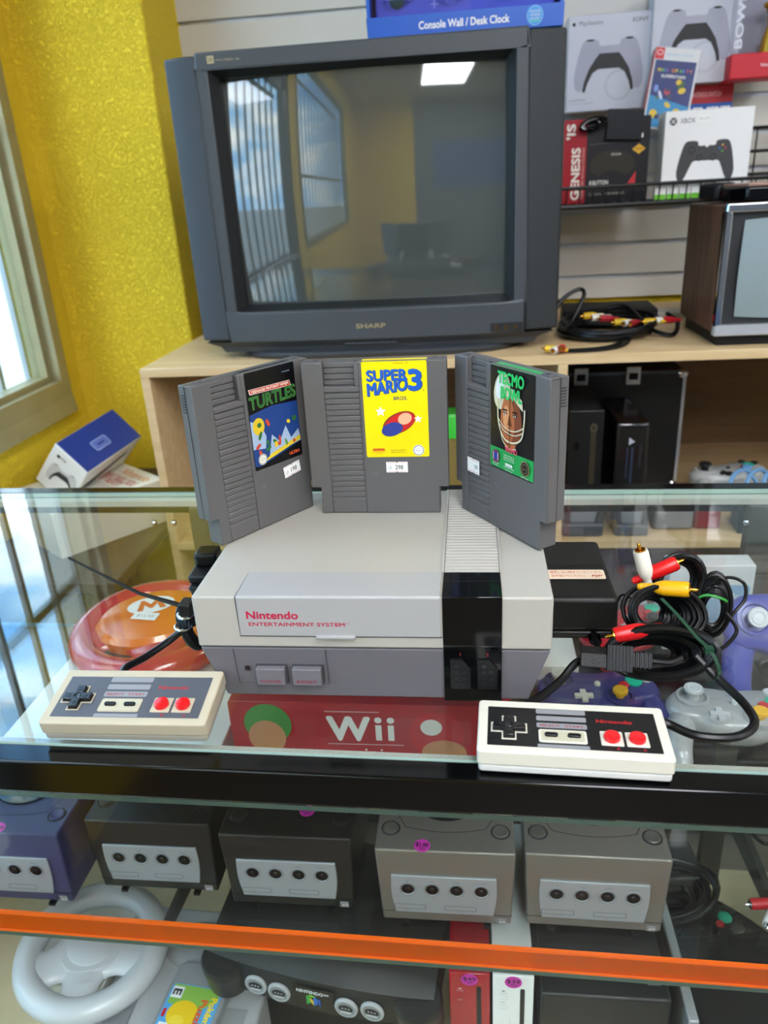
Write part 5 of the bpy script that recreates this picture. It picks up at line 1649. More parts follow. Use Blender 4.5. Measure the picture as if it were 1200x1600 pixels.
wing_pad('game_controller', 'black game controller lying on the deck right of the silver cube consoles', Matrix.Translation((.372, .285, -.585)) @ Matrix.Rotation(.35, 4, 'Z'), '161616', '1c1c1e', '202022')
flat_console('flat_game_console', 'black console behind the strap at the back of the deck on the right', .50, .66, .27, .41, LZ, -.535, -.1, 'AV')
flat_console('flat_game_console', 'small black console at the back of the deck behind the right silver console', .30, .40, .345, .42, LZ, -.555, .1, 'AV')
guitar_strap('black belt shaped strap with buckle behind the red and white plugs', [(.33, .10, -.60), (.36, .16, -.60), (.38, .25, -.60), (.36, .33, -.60)], .018)

# ------------------------------------------------------------------ boxes left of the shelf unit
t = thing('low_table', 'low shadow brown table standing in the corner behind the display case', 'table', (-.69, .93, FZ))
b = MB(); b.box(-.145, .155, -.30, .30, .76, .78, mat('4a3a26', .5, noise=.1, name='table_shadow_brown')); b.build('table_top', t, bevel=.002)  # dark brown stands in for the shadow below the boxes
for x in (-.12, .13):
    for y in (-.27, .27):
        b = MB(); b.box(x - .015, x + .015, y - .015, y + .015, 0, .76, mat('4a3a26', .5, noise=.1, name='table_shadow_brown')); b.build('leg', t)
def nin_top(b, w, h):
    OR, RDm, GYm = c_('d08a4a'), c_('c0483c'), c_('a8a49a')
    b.text('Nintendo', w * .42, h * .84, .024, OR, 0, width=w * .50, bold=.02)
    b.text('WHAT WILL YOU', w * .30, h * .715, .020, RDm, 0, width=w * .62, bold=.02)
    b.text('PLAY NEXT?', w * .30, h * .640, .020, RDm, 0, width=w * .48, bold=.02)
    for i in range(3):
        b.text('See the back of this box for more games', w * .30, h * (.585 - i * .040), .008, GYm, 0, width=w * .55)
    b.ell(w * .38, h * .36, .020, .020, RED, 0); b.ell(w * .38, h * .36, .012, .012, WHITE, .0002)
    b.ell(w * .70, h * .20, .034, .034, c_('9fb08a'), 0); b.ell(w * .70, h * .20, .028, .028, c_('e4e2d8'), .0002); b.text('seal', w * .70, h * .19, .01, c_('9fb08a'), .0004, align='C')
carton('game_box', 'cream box lid with orange and red print under the blue box', 'box', -.785, -.585, .76, .99, -.2398, -.150, c_('dcd8c8'), [('top_print', 'top', nin_top)], rot=(0, 0, math.radians(-38)))
# blue topped box leaning against the wall
x_ = Vector((-.70, .10, .71)).normalized(); y_ = Vector((.27, .95, .14)); y_ = (y_ - x_ * y_.dot(x_)).normalized(); z_ = -x_.cross(y_)
if z_.z > 0:
    z_ = -z_
t = thing('controller_box', 'white controller box with blue hang tab side tilted against the yellow wall', 'box', M=frame((-.644, .817, -.105), y_, x_))
# local: x = along depth of the photo (.165), y = up-left (.08), z = out of the blue face
b = MB(); b.box(0, .165, 0, .080, -.118, -.0004, c_('e6e6e4')); b.build('carton', t, bevel=.002)
b = MB(); b.box(.001, .164, .001, .079, -.0004, .0012, mat('22357f', .35, noise=0.04)); b.build('blue_side', t, bevel=.0008)
b = MB(); b.push(Matrix.Translation((.075, .034, .0016)) @ Matrix.Rotation(.0, 4, 'Z')); b.prism(rrect(-.022, -.012, .022, .012, .005), 0, .001, mat('5566a6', .4, noise=0)); b.line(rrect(-.020, -.010, .020, .010, .004) + [(.020, .006)], .0014, mat('9aa6cc', .4, noise=0), .0012); b.rr2(-.010, -.002, .010, .002, .001, mat('22357f', .4, noise=0), .0012); b.pop(); b.build('hang_tab', t)
def pad_art(b, cx, cy, w, body, dark, face='w', rot=0.0, h=.0002):
    """printed picture of a two handled game pad, w wide"""
    b.push(Matrix.Translation((cx, cy, h)) @ Matrix.Rotation(rot, 4, 'Z') @ Matrix.Scale(w, 4))
    B_, D_, L_ = c_(body), c_(dark), c_('9a9aa4')
    half = [(0, .20), (.14, .20), (.17, .27), (.33, .28), (.40, .22), (.46, .02), (.50, -.22), (.47, -.36), (.40, -.38), (.34, -.30), (.26, -.12), (.20, -.05), (0, -.05)]
    pts = half + [(-x, y) for x, y in half[::-1][1:-1]]
    sp = [(p.x, p.y) for p in spline([(x, y, 0) for x, y in pts], 3, closed=True)]
    b.poly(sp, B_, 0)
    if face == 'w':
        dk = [(0, .02), (.17, .02), (.24, -.10), (.33, -.32), (.37, -.38), (.40, -.37), (.385, -.26), (.32, -.08), (.24, .08), (.17, .14), (0, .12)]
        dk = [(0, .09), (.15, .09), (.22, .0), (.30, -.16), (.36, -.40), (.40, -.40), (.385, -.25), (.30, -.03), (.22, -.10), (.16, -.13), (0, -.13)]
        dk = [(0, .10), (.14, .10), (.20, .03), (.29, -.10), (.35, -.26), (.375, -.39), (.335, -.40), (.30, -.28), (.23, -.15), (.15, -.10), (0, -.10)]
        b.poly(dk + [(-x, y) for x, y in dk[::-1][1:-1]], D_, .003)
        for s in (-1, 1):
            b.line([(s * .15, .22), (s * .17, .08)], .006, L_, .004)
            b.ell(s * .28, .275, .06, .014, D_, .004)
        for k in range(4):
            b.ring2(.29 + .055 * math.cos(k * PI / 2), .16 + .055 * math.sin(k * PI / 2), .022, .022, .004, L_, .004, n=14)
            b.ring2(-.29 + .05 * math.cos(k * PI / 2), .15 + .05 * math.sin(k * PI / 2), .024, .024, .004, L_, .004, n=8)
    else:
        for x, y, r in ((-.26, .13, .065), (.12, -.0, .060), (-.12, .0, .055)):
            b.ell(x, y, r, r, D_, .003); b.ell(x, y, r * .6, r * .6, B_, .004)
        b.ell(0, .20, .032, .032, WHITE, .004)
        for x, y, cc in ((.27, .19, 'd8a020'), (.32, .14, 'b03030'), (.22, .14, '3060b0'), (.27, .09, '4a9a3a')):
            b.ell(x, y, .018, .018, c_(cc), .004, n=12)
    b.pop()
b = MB(); b.push(frame((.0 - .0006, .040, -.058), (0, -1, 0), (0, 0, 1))); pad_art(b, .004, .0, .070, 'c8c8c6', '2a2a2c', rot=.15); b.ell(-.022, .038, .004, .004, INK, .0004); b.text('PS4', -.016, .036, .006, c_('55585e'), .0004); b.pop(); b.build('pad_picture', t)
b = MB(); b.push(frame((.083, -.0006, -.050), (1, 0, 0), (0, 0, 1))); b.poly([(-.07, -.010), (.045, .020), (.06, .012), (-.05, -.028)], mat('2f3034', .4, noise=0), .0003); b.text('WIRELESS CONTROLLER', -.07, .030, .006, c_('a8664c'), .0003, width=.12); b.pop(); b.build('side_print', t)

# ------------------------------------------------------------------ things in the shelf unit
def upright_console(label, x0, x1, z1, slot, shin):
    t = thing('upright_game_console', label, 'game console', ((x0 + x1) / 2, .90, -.2668))
    W = x1 - x0; Hh = z1 + .2668
    b = MB(); b.box(-W / 2, W / 2, 0, .19, 0, Hh, mat('090a0d', .22 if shin else .4, noise=0.1, coat=.4 if shin else 0)); b.build('body', t, bevel=.006 if shin else .002, seg=3)
    b = MB(); b.push(facing(0, -.0004, 0))
    if not shin:
        b.rr2(W * .14, Hh * .05, W * .30, Hh * .90, .003, mat('3f3a2e', .35, .4, noise=0.05), 0); b.ring2(W * .22, Hh * .86, .0065, .0065, .001, c_('6a6658'), .0002); b.text('XBOX 360', W * .26, Hh * .06, .004, c_('8a8672'), .0002, rot=PI / 2)
        b.ell(-W * .25, Hh * .72, .005, .008, mat('030303', .2, noise=0), .0002)
        b.pop(); b.build('front_trim', t)
        b = MB(); b.push(Matrix.Translation((0, 0, Hh + .0004)))
        for i in range(14):
            b.quad(-W * .40, .006 + i * .006, W * .40, .009 + i * .006, mat('2e3034', .5, noise=0), 0)
        b.pop(); b.build('top_vent', t)
    else:
        b.poly([(-W * .10, Hh * .80), (W * .08, Hh * .83), (-W * .10, Hh * .87)], c_('a8aab2'), 0); b.quad(-W * .15, Hh * .50, -W * .11, Hh * .78, mat('2b3547', .2, noise=0), 0); b.quad(-W * .02, Hh * .45, W * .05, Hh * .78, mat('2b3547', .2, noise=0), 0)
        b.text('PLAYSTATION 3', W * .30, Hh * .60, .0045, c_('3a3c42'), 0, rot=PI / 2)
        b.pop(); b.build('front_trim', t)
    return t
upright_console('matte black upright console with olive strip next to the shelf divider', .250, .312, -.031, True, False)
upright_console('gloss black upright console with white triangle mark in the right compartment', .335, .394, -.056, True, True)
t = thing('flight_case', 'black carrying case with silver corners behind the upright consoles', 'case', (.385, 1.13, -.2668))
b = MB(); b.box(-.135, .125, 0, .12, 0, .250, mat('0a0a0b', .5, noise=0.1)); b.build('shell', t, bevel=.003)
b = MB()
for x in (.120,):
    b.box(x, x + .006, -.003, .004, 0, .25, ALU)
b.box(-.135, .126, -.003, .004, .246, .252, mat('55585c', .3, .8)); b.box(-.135, .126, -.003, .004, -.0, .006, mat('55585c', .3, .8)); b.build('metal_edging', t)
for x, z in ((.118, .245), (.118, .004)):
    b = MB(); b.sph((x, 0, z), (.012, .008, .010), CHROME, 14, 8); b.build('corner_cap', t)
for x in (-.085, .020):
    b = MB(); b.box(x - .014, x + .014, -.006, 0, .226, .262, ALU); b.box(x - .009, x + .009, -.0075, -.005, .236, .250, BLACKM); b.build('latch', t, bevel=.001)
def cradle(label, x0, x1, h, col, y=.868):
    t = thing('controller_dock', label, 'controller dock', ((x0 + x1) / 2, y, -.2668), group='grey docks along the shelf front')
    W = x1 - x0; m = mat(col, .45, noise=0.08)
    b = MB(); b.prism(rrect(-W / 2, 0, W / 2, .05, .008), 0, h * .55, m); b.build('base', t, bevel=.003)
    for s in (-1, 1):
        b = MB(); b.hexa([(s * W * .28, .005, h * .5), (s * W * .46, .005, h * .5), (s * W * .46, .045, h * .5), (s * W * .28, .045, h * .5)][::s], [(s * W * .50, .010, h * 1.5), (s * W * .60, .010, h * 1.5), (s * W * .60, .040, h * 1.5), (s * W * .50, .040, h * 1.5)][::s], mat('232528', .4, noise=0.08)); b.build('arm', t, bevel=.001)
    b = MB(); b.box(-W * .34, W * .34, .012, .030, h * .5, h * 1.7, mat('7c7f84', .4, noise=0.06)); b.build('grey_pad', t, bevel=.004)
cradle('dark grey dock nearest to the shelf divider', .242, .318, .045, '3c4046')
cradle('dark grey dock second from the shelf divider', .338, .400, .040, '45484c')
b = MB(); b.box(-.036, .036, 0, .05, 0, .062, mat('8a8b8e', .4, noise=0.05)); o = b.build('game_cartridge_case', bevel=.006); place(o, (.450, .895, -.2668)); tag(o, 'plain light grey case on the shelf right of the docks', 'case')
b = MB(); b.box(-.024, .024, 0, .05, 0, .06, mat('7f1420', .35, noise=0.1)); o = b.build('red_game_case', bevel=.006); place(o, (.512, .897, -.2668)); tag(o, 'dark red case on the shelf seen through the counter glass', 'case')
b = MB(); b.box(-.10, .10, 0, .05, 0, .050, mat('1a1b1d', .45, noise=0.1)); o = b.build('device_box', bevel=.004); place(o, (.66, .875, -.2668), (0, 0, 0)); tag(o, 'long black box at the right end of the shelf board', 'box')
wing_pad('game_controller', 'white game controller with pale blue parts on the shelf above the counter edge', Matrix.Translation((.600, 1.07, -.225)) @ Matrix.Rotation(.3, 4, 'Z') @ Matrix.Scale(1.25, 4), 'b9bcb8', '1b1c1e', '6fa8d8')
b = MB()
for k in range(3):
    b.tube(spline([(.56 + .03 * k, .95, -.20), (.58 + .03 * k, .98, -.185), (.61 + .03 * k, 1.0, -.19), (.63 + .02 * k, .97, -.23), (.60, .95, -.26)], 8), .004, mat('6fa0cc', .4, noise=0.05), 7)
o = b.build('blue_cord'); tag(o, 'pale blue cord looped beside the white controller on the shelf', 'cord')
# lower compartment: consoles in the dark
for i, (x, y, w_, d_, h_, cc) in enumerate(((.34, .90, .17, .25, .20, '151517'), (.52, .92, .15, .25, .30, '1d1d1f'), (.70, .90, .17, .25, .24, '121214'), (-.30, .92, .30, .25, .26, '2a2620'), (.02, .92, .26, .25, .22, '1c1a18'))):
    lab = ['black console on the bottom board below the docks', 'tall dark console on the bottom board right of the upright', 'dark console at the right end of the bottom board', 'brown black box on the bottom board at the left end', 'dark box on the bottom board behind the counter middle'][i]
    flat_console('stored_game_console', lab, x - w_ / 2, x + w_ / 2, y, y + d_, FZ + .0965, FZ + .0965 + h_, 0, 'AV')
# left compartment
t = thing('round_cornered_box', 'black and green box lettered QU in the left shelf compartment', 'box', (-.365, .96, -.2668))
b = MB(); b.push(RX90); b.prism(rrect(-.065, 0, .075, .165, .018), -.06, 0, mat('0e120e', .3, noise=0.05)); b.pop(); b.build('shell', t, bevel=.002)
b = MB(); b.push(facing(0, -.0006, 0)); WQ = c_('c9c9c4')
b.ring2(-.038, .128, .0165, .0150, .0045, WQ, 0); b.quad(-.0400, .100, -.036, .118, WQ, .0002); b.ell(-.038, .146, .010, .006, mat('0e120e', .3, noise=0), .0003)
b.text('U', -.015, .114, .028, WQ, 0, width=.026, bold=.04)
b.ell(.030, .050, .048, .048, c_('2f5a22'), 0); b.ring2(.030, .050, .056, .056, .003, c_('5f8a2c'), .0002); b.ell(.032, .044, .034, .034, c_('477a2c'), .0003)
b.pop(); b.build('front_print', t)
t = thing('bottle', 'bright green capped bottle between the yellow and football cartridges', 'bottle', (.035, .97, -.2668))
b = MB(); b.lathe([(.030, 0), (.032, .02), (.032, .14), (.026, .165), (.026, .175)], mat('7c6a3a', .3, noise=0.1), 24); b.build('body', t)
b = MB(); b.lathe([(.029, .175), (.029, .215), (.026, .222), (0, .222)], mat('3fbf3c', .35, noise=0.05), 24, cap=False); b.build('cap', t)

# ------------------------------------------------------------------ cables and switch on top of the shelf unit
t = thing('audio_video_cable', 'heap of black cables with coloured plugs between the two televisions', 'cable', (0, 0, 0))
b = MB()
loops(b, (.325, 1.02, .098), (1, .0, 0), (0, 1, .1), .090, .085, 16, .0035, BLACKR, .030, seed=61, jit=.12)
b.tube(spline([(.215, 1.0, .11), (.245, 1.02, .15), (.275, 1.03, .165), (.283, 1.02, .155), (.262, 1.0, .115), (.245, .98, .10)], 8), .0040, BLACKR, 7)
b.tube(spline([(.33, 1.08, .12), (.37, 1.06, .125), (.40, 1.0, .095), (.435, .97, .086), (.455, 1.02, .10), (.445, 1.06, .11)], 8), .0042, BLACKR, 7)
b.build('wound_cables', t)
b = MB()
b.tube(spline([(.225, .872, .0825), (.262, .868, .0825), (.31, .880, .0825), (.345, .915, .084), (.36, .97, .088)], 8), .0035, BLACKR, 7)
b.tube(spline([(.218, .880, .0825), (.25, .877, .0825), (.30, .889, .0825), (.335, .922, .084), (.35, .97, .086)], 8), .0035, BLACKR, 7)
b.build('front_loop', t)
for nm, p, d, cc in (('yellow_plug', (.2960, 1.02, .1180), (-1, -.2, 0), 'd8b020'), ('white_plug', (.3080, 1.005, .1170), (-1, -.3, 0), 'dcdad0'), ('red_plug', (.3220, 1.0, .1150), (-1, -.3, .1), 'a81828'),
                     ('yellow_plug', (.3460, .985, .1100), (-1, -.2, 0), 'd8b020'), ('white_plug', (.3580, .985, .1080), (-.7, -.7, 0), 'dcdad0'), ('red_plug', (.3680, .985, .1070), (-.6, -.8, 0), 'b02030'),
                     ('yellow_plug', (.4020, .995, .1070), (-1, .1, 0), 'e0b41c'), ('white_plug', (.4200, .998, .1080), (-.9, -.4, .1), 'e6e4dc'), ('red_plug', (.4340, 1.0, .1080), (-.9, -.4, .1), 'c0202c'),
                     ('yellow_plug', (.2130, .866, .0880), (-1, 0, .1), 'd8b020'), ('white_plug', (.2190, .862, .0875), (-.6, -.8, 0), 'e4e2d8'), ('red_plug', (.2285, .864, .0900), (-.2, -1, .1), 'd01c24')):
    rca(t, nm, p, d, cc)
t = thing('switch_box', 'flat black switch box among the cables on the shelf top', 'switch box', (.350, 1.16, .0803), (0, 0, -.06))
b = MB(); b.box(-.09, .09, -.06, .06, 0, .035, BLACKM); b.build('case', t, bevel=.003)
b = MB(); b.push(Matrix.Translation((0, 0, .0353))); b.text('AV SWITCH', -.06, -.02, .012, mat('3a3c40', .4, noise=0), 0); b.pop(); b.build('lettering', t)
b = MB(); b.prism(rrect(-.05, -.035, .05, .035, .004), 0, .012, c_('bfbcb4')); o = b.build('grey_adapter', bevel=.002); place(o, (.500, 1.22, .0803)); tag(o, 'flat pale grey adapter on the shelf top beside the small television', 'adapter')

# black and copper console on the small television
t = thing('flat_game_console', 'black console with copper edge resting on the small television', 'game console', (.590, .985, .3052), (0, 0, -.04))
b = MB(); b.prism([(-.095, -.03), (-.07, -.075), (.12, -.075), (.12, .08), (-.095, .08)], 0, .022, BLACKG); b.build('body', t, bevel=.003)
b = MB(); b.prism([(-.090, -.028), (-.067, -.070), (.12, -.070), (.12, .075), (-.090, .075)], .022, .027, mat('b08a78', .3, .6, noise=0.05)); b.build('top_plate', t, bevel=.001)
t = thing('power_brick', 'small rounded black power brick beside the console on the small television', 'power brick', (.500, 1.01, .3052), (0, 0, .3))
b = MB(); b.box(-.020, .020, -.025, .03, 0, .030, BLACKM); b.build('case', t, bevel=.008, seg=3)

# ------------------------------------------------------------------ boxed clock on the television
t = thing('boxed_clock', 'blue windowed box of a console wall and desk clock on top of the television', 'box', (.0685, .93, .5725), (0, 0, 0))
BLU = mat('0f56b8', .35, noise=0.03, name='box_blue')
W = .152
b = MB()
b.box(-W, W, 0, .10, 0, .030, BLU); b.box(-W, -W + .006, 0, .10, .03, .16, BLU); b.box(W - .006, W, 0, .10, .03, .16, BLU); b.box(-W, W, 0, .10, .155, .16, BLU); b.box(-W, W, .094, .10, .03, .155, BLU)
b.build('carton', t, bevel=.001)
b = MB(); b.box(-W + .012, W - .012, .02, .06, .031, .150, mat('7f88c0', .35, noise=0.12, nscale=12)); b.build('inner_tray', t, bevel=.004)
for x, cc in ((-.105, '3a6b3c'), (-.02, 'a8b0d8'), (.07, 'a8b0d8')):
    b = MB(); b.torus((x, .019, .055), .020, .0025, mat('c6cbe8', .3, noise=0.05), 26, 8); b.push(facing(x, .0185, .055)); b.ell(0, 0, .012, .012, c_(cc), 0); b.pop(); b.build('clock_ring', t)
b = MB(); b.push(facing(-.046, .019, .046)); b.line([(-.006, 0), (.006, 0)], .002, WHITE, 0); b.line([(0, -.006), (0, .006)], .002, WHITE, 0); b.pop(); b.build('plus_mark', t)
b = MB(); b.box(-W + .006, W - .006, .001, .002, .03, .155, glass('box_window', 'dfe4ff')); b.build('window_film', t)
b = MB(); b.push(facing(0, -.0006, 0)); b.text('Console Wall / Desk Clock', -.0705, .0105, .0105, WHITE, 0, width=.1400, bold=.03)
b.ell(.1085, .0165, .0125, .0135, c_('6fb0e0'), 0); b.ell(.1085, .0165, .0110, .0120, c_('3f8cd0'), .0002)
for i, s_ in enumerate(('COLOR', 'CHANGING', 'LED LIGHT', '')):
    b.text(s_, .1085, .0205 - i * .0048, .0030, WHITE, .0004, width=.016, align='C')
b.quad(.100, .0082, .117, .0095, c_('4fd0a0'), .0004)
b.pop(); b.build('lettering', t)

# ------------------------------------------------------------------ goods on the slatwall
# wire basket shelf
t = thing('wire_basket_shelf', 'black wire basket shelf hooked on the slatwall', 'wire shelf', (0, 0, 0))
BW = mat('0e0e10', .35, .2, noise=0.1)
b = MB()
for z, y in ((.338, 1.20), (.303, 1.205)):
    b.tube([(.20, y, z), (.95, y, z)], .0035 if z > .32 else .005, BW, 8)
b.build('front_rail', t)
x = .215
while x < .95:
    b = MB(); b.tube([(x, 1.20, .338), (x, 1.205, .303), (x, 1.446, .303)], .0016, BW, 6); b.build('wire', t); x += .0255
b = MB(); b.tube([(.20, 1.43, .303), (.95, 1.43, .303)], .003, BW, 8); b.tube([(.20, 1.32, .301), (.95, 1.32, .301)], .003, BW, 8); b.build('cross_rail', t)
t2 = thing('wire_basket', 'black wire back rack against the slatwall at the right edge', 'wire rack', (0, 0, 0))
for z in (.435, .390, .345):
    b = MB(); b.tube([(.63, 1.40, z), (.95, 1.40, z)], .0035, BW, 8); b.tube([(.80, 1.40, z), (.80, 1.447, z)], .002, BW, 6); b.build('rail', t2)
for i in range(9):
    b = MB(); b.tube([(.645 + i * .035, 1.40, .32), (.645 + i * .035, 1.40, .435)], .0018, BW, 6); b.build('wire', t2)
SLV = mat('c9cad0', .3, noise=0.04)
def ds5(b, w, h):
    b.quad(0, 0, w, h, c_('c3c5cf', .3), 0)
    b.ring2(w * .62, h * .26, w * .17, w * .17, w * .03, c_('b6b8c3', .3), .0001)
    pad_art(b, w * .49, h * .52, w * .82, 'a4a5b3', '151518')
    b.text('PlayStation', w * .12, h * .90, h * .045, c_('50535c'), .0003, width=w * .28); b.ell(w * .06, h * .915, h * .02, h * .02, INK, .0003)
    b.text('SONY', w * .74, h * .90, h * .045, c_('55585f'), .0003, width=w * .19, bold=.01)
    b.text('DUALSENSE', w * .03, h * .11, h * .022, c_('70737b'), .0003, width=w * .2); b.text('Wireless Controller', w * .03, h * .075, h * .018, c_('8c8f97'), .0003, width=w * .3)
def blue_top(b, w, h):
    b.quad(0, 0, w, h, c_('1b3f8c'), 0)
def hook(parent, x, y0, y1, z):
    b = MB(); b.tube([(x, y0, z), (x, y1, z)], .0025, CHROME, 8); b.build('display_hook', parent)
WB = c_('d9dadf', .35)
t = carton('controller_box', 'boxed white game pad with blue top edge hanging left on the slatwall', 'box', .280, .450, 1.385, 1.445, .487, .660, WB, [('front_print', 'front', ds5), ('top_print', 'top', blue_top)])
t = carton('controller_box', 'boxed white game pad at the top, right of the other one', 'box', .443, .612, 1.365, 1.425, .523, .698, WB, [('front_print', 'front', ds5), ('top_print', 'top', blue_top)])
hook(t, 0, -.02, .055, .165)
def series(b, w, h):
    b.quad(0, h * .62, w, h, c_('b3202c'), 0); b.text('NINTENDO SWITCH', w * .30, h * .78, h * .09, c_('e8b8b8'), .0002, width=w * .5, align='L')
    b.quad(0, h * .38, w, h * .62 + .004, c_('1b5bb0'), .0002); b.text('POWER SERIES', w * .97, h * .44, h * .15, WHITE, .0004, width=w * .92, align='R', bold=.05)
    b.quad(0, 0, w, h * .38, c_('d8dadd'), .0002); b.ell(w * .45, h * .0, w * .42, h * .30, INK, .0004); b.ell(w * .45, -h * .1, w * .33, h * .28, c_('d8dadd'), .0005)
t = carton('accessory_box', 'red and blue topped accessory box below the upper game pad box', 'box', .500, .622, 1.400, 1.446, .420, .5215, c_('c8cacf'), [('front_print', 'front', series)])
def switch_front(b, w, h):
    b.quad(0, 0, w, h, c_('cfd2d4', .25), 0)
    b.quad(0, h * .86, w * .20, h, c_('c8202a'), .0002); b.ring2(w * .10, h * .94, .006, .005, .0012, WHITE, .0004)
    b.text('NINTENDO SWITCH', w * .25, h * .91, h * .025, c_('7fa8cc'), .0002, width=w * .6)
    b.quad(w * .03, h * .02, w * .97, h * .85, c_('27356f', .25), .0003)
    b.poly([(w * .03, h * .02), (w * .97, h * .02), (w * .97, h * .30), (w * .03, h * .42)], c_('2f86b8', .25), .0004)
    rr = random.Random(9)
    for i in range(14):
        b.ell(w * (.15 + .7 * rr.random()), h * (.12 + .5 * rr.random()), w * (.04 + .07 * rr.random()), w * (.03 + .06 * rr.random()), c_(rr.choice(('d8b83a', 'b83848', '6f8fd0', '3a5a30', 'c8d0e8', '203058'))), .0005 + i * .00003, rot=rr.random() * 3, n=10)
    for i, (ch, cc) in enumerate(zip('MARIOPARTY', ('d8c030', '60b048', '4a80d0', 'c05080', 'd88030') * 2)):
        b.text(ch, w * (.12 + i * .078 + (.02 if i > 4 else 0)), h * .71, h * .040, c_(cc), .0012, bold=.04)
    b.text('SUPERSTARS', w * .22, h * .64, h * .035, c_('e8e8ea'), .0012, width=w * .55, bold=.03)
t = thing('game_case', 'tilted handheld game case with dark blue cover between the boxes', 'game case', M=Matrix.Translation((.470, 1.325, .437)) @ Matrix.Rotation(.14, 4, 'Y') @ Matrix.Rotation(-.10, 4, 'X'))
b = MB(); b.box(-.045, .045, 0, .012, 0, .150, mat('d2d6d8', .2, noise=0.02, coat=.4)); b.build('case', t, bevel=.002)
b = MB(); b.push(Matrix.Translation((-.043, -.0006, .002)) @ RX90); switch_front(b, .086, .146); b.pop(); b.build('cover_print', t)
b = MB(); b.box(-.0455, -.0449, -.0008, .012, .006, .144, c_('b82030')); b.build('red_spine', t)
def xbox_front(b, w, h):
    b.text('XBOX', w * .17, h * .86, h * .055, c_('6a6c70'), 0, width=w * .17, bold=.01); b.ell(w * .09, h * .885, h * .045, h * .045, c_('4a4c50'), 0); b.line([(w * .065, h * .86), (w * .115, h * .91)], .0012, WHITE, .0002); b.line([(w * .115, h * .86), (w * .065, h * .91)], .0012, WHITE, .0002)
    b.rr2(w * .37, h * .86, w * .51, h * .94, .001, STICKER, .0003); b.text('$44.99', w * .44, h * .885, h * .03, c_('b8b8b8'), .0004, width=w * .11, align='C')
    pad_art(b, w * .50, h * .46, w * .66, '38383a', '242426', face='b')
    b.line([(w * .53, h * .185), (w, h * .205)], .0016, INK, .0004); b.quad(w * .46, h * .165, w * .54, h * .21, INK, .0004)
carton('controller_box', 'white box picturing a black game pad in front of the wire shelf', 'box', .450, .613, 1.222, 1.285, .3085, .464, c_('e9e9e7', .4), [('front_print', 'front', xbox_front)], rot=(0, 0, 0))
def gen_front(b, w, h):
    b.quad(0, 0, w, h, c_('1a1718', .3), 0)
    b.quad(0, 0, w * .27, h, c_('a11420', .3), .0001)
    b.text('GENESIS', w * .195, h * .05, w * .095, c_('e8e4d8'), .0004, width=h * .62, bold=.05, rot=PI / 2)
    b.text('TEAMPLAYER OFFICIALLY LICENSED', w * .25, h * .05, w * .028, c_('d8b8b0'), .0004, width=h * .62, rot=PI / 2)
    b.text("'IS", w * .13, h * .78, w * .095, c_('e8e4d8'), .0004, width=h * .17, rot=PI / 2, bold=.05)
    b.ell(w * .58, h * .45, w * .27, h * .17, c_('2f2a1c', .3), .0003); b.ell(w * .58, h * .28, w * .16, h * .10, c_('1a1718', .3), .0004)
    b.line([(w * .30, h * .70), (w * .85, h * .72)], .0012, c_('55524c'), .0003); b.text('SEGA', w * .56, h * .56, .004, c_('cfccc4'), .0005, width=w * .12)
    b.poly([(w * .80, h * .62), (w * .88, h * .68), (w * .96, h * .62), (w * .88, h * .56)], c_('d8a41c'), .0005); b.text('SEGA', w * .84, h * .61, h * .025, INK, .0007, width=w * .08)
    b.poly([(w * .76, h * .20), (w * .86, h * .20), (w * .86, h * .36)], c_('b81c24'), .0005)
    b.text('8 BUTTON', w * .32, h * .22, h * .05, c_('e0ddd4'), .0005, width=w * .22, bold=.02); b.text('CONTROL PAD', w * .32, h * .17, h * .03, c_('a8a49a'), .0005, width=w * .2)
    b.text('2.4 GHz   10M RANGE', w * .32, h * .09, h * .03, c_('a8a49a'), .0005, width=w * .42)
    b.rr2(w * .80, h * .75, w * .92, h * .80, .001, STICKER, .0006)
carton('controller_box', 'red and black boxed retro control pad at the left end of the wire shelf', 'box', .262, .428, 1.245, 1.30, .3085, .462, c_('241a1c', .35), [('front_print', 'front', gen_front)])
b = MB(); b.box(-.035, .035, 0, .012, 0, .055, mat('101012', .3, noise=0.05)); o = b.build('black_case', bevel=.002); place(o, (.375, 1.235, .4200), (0, .06, 0)); tag(o, 'small glossy black case leaning above the red and black box', 'case')
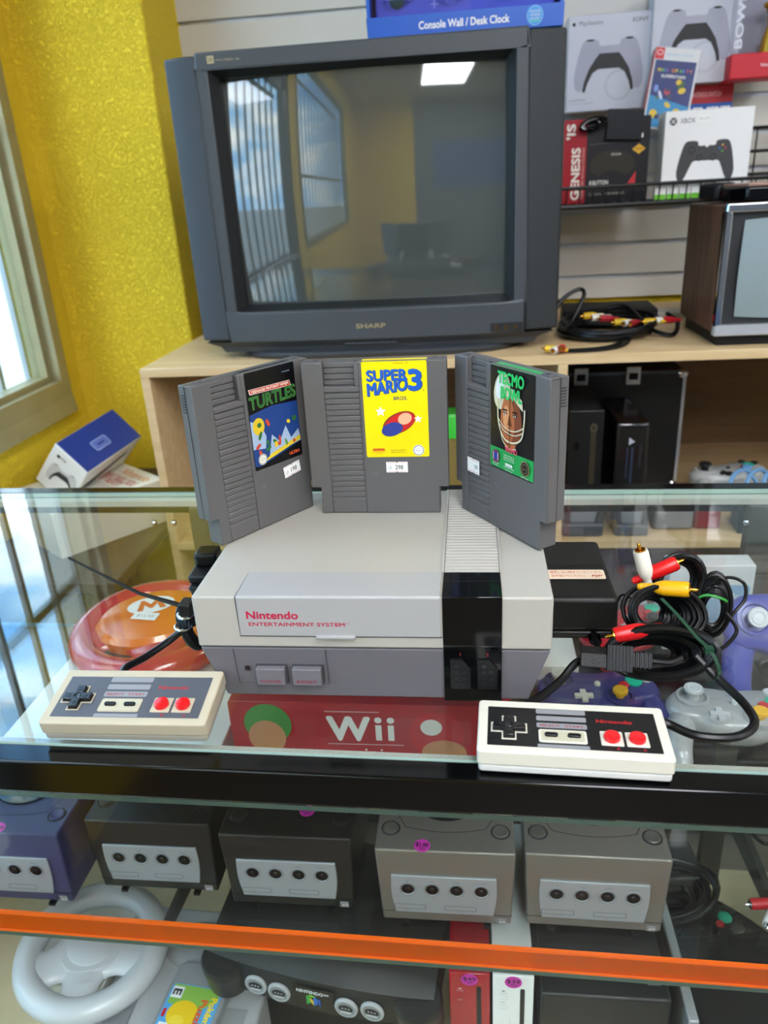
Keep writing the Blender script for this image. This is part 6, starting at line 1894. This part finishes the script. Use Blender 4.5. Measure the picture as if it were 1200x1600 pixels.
b = MB(); loops(b, (.315, 1.232, .452), (1, 0, .2), (0, .3, 1), .024, .010, 7, .003, BLACKG, .012, seed=71); o = b.build('coiled_cable'); tag(o, 'short black coiled cable hung over the red and black box', 'cable')
# low white boxes with green stripe in the basket
def green_strip(b, w, h):
    b.quad(0, 0, w, h * .35, c_('6abf2c'), 0)
for i in range(5):
    lab = ['nearest the red and black box', 'second from the red and black box', 'in the middle of the row', 'second from the right end', 'at the right end of the row'][i]
    carton('memory_card_box', 'white box with green stripe in the wire shelf, ' + lab, 'box', .437 + i * .0235, .458 + i * .0235, 1.209, 1.218, .3085, .335, c_('e4e4e2'), [('green_stripe', 'front', green_strip)], bev=.0005, group='small white and green boxes in the wire shelf')
# blister pack figure at the right
t = thing('figure_pack', 'clear blister pack with a gold figure and red base at the right edge', 'figure pack', (.640, 1.33, .520))
b = MB(); b.box(-.050, .070, 0, .07, .0, .045, c_('c3182a')); b.build('red_base', t, bevel=.003)
b = MB(); b.box(-.050, .070, .072, .076, .0, .20, c_('b8bac2')); b.build('backing_card', t)
b = MB(); b.box(-.046, .066, .004, .068, .046, .195, glass('blister', 'f2f2f6', .05)); b.build('clear_shell', t, bevel=.008)
b = MB(); G2 = mat('d8a02c', .25, .8, noise=0.1)
b.lathe([(.022, .046), (.020, .070), (.012, .095), (.014, .110)], G2, 20, (.035, .035, 0)); b.sph((.035, .035, .125), (.017, .015, .018), G2); b.sph((.018, .03, .128), (.008, .008, .006), G2, 12, 6); b.build('gold_figure', t)
b = MB(); b.push(facing(-.040, .003, .055)); b.text('BOWSER', .008, 0, .014, c_('d8dae2'), 0, width=.13, bold=.08, rot=PI / 2); b.pop(); b.build('silver_lettering', t)
b = MB(); b.push(facing(0, -.0006, 0)); b.rr2(.004, .016, .040, .030, .006, c_('c3182a'), 0); b.text('Nintendo', .022, .020, .006, WHITE, .0003, width=.028, align='C'); b.pop(); b.build('base_lettering', t)
b = MB(); b.tube([(.64, 1.39, .70), (.64, 1.447, .70)], .003, CHROME, 8); o = b.build('display_hook'); o.parent = t; o.location = (-.640, -1.33, -.520)
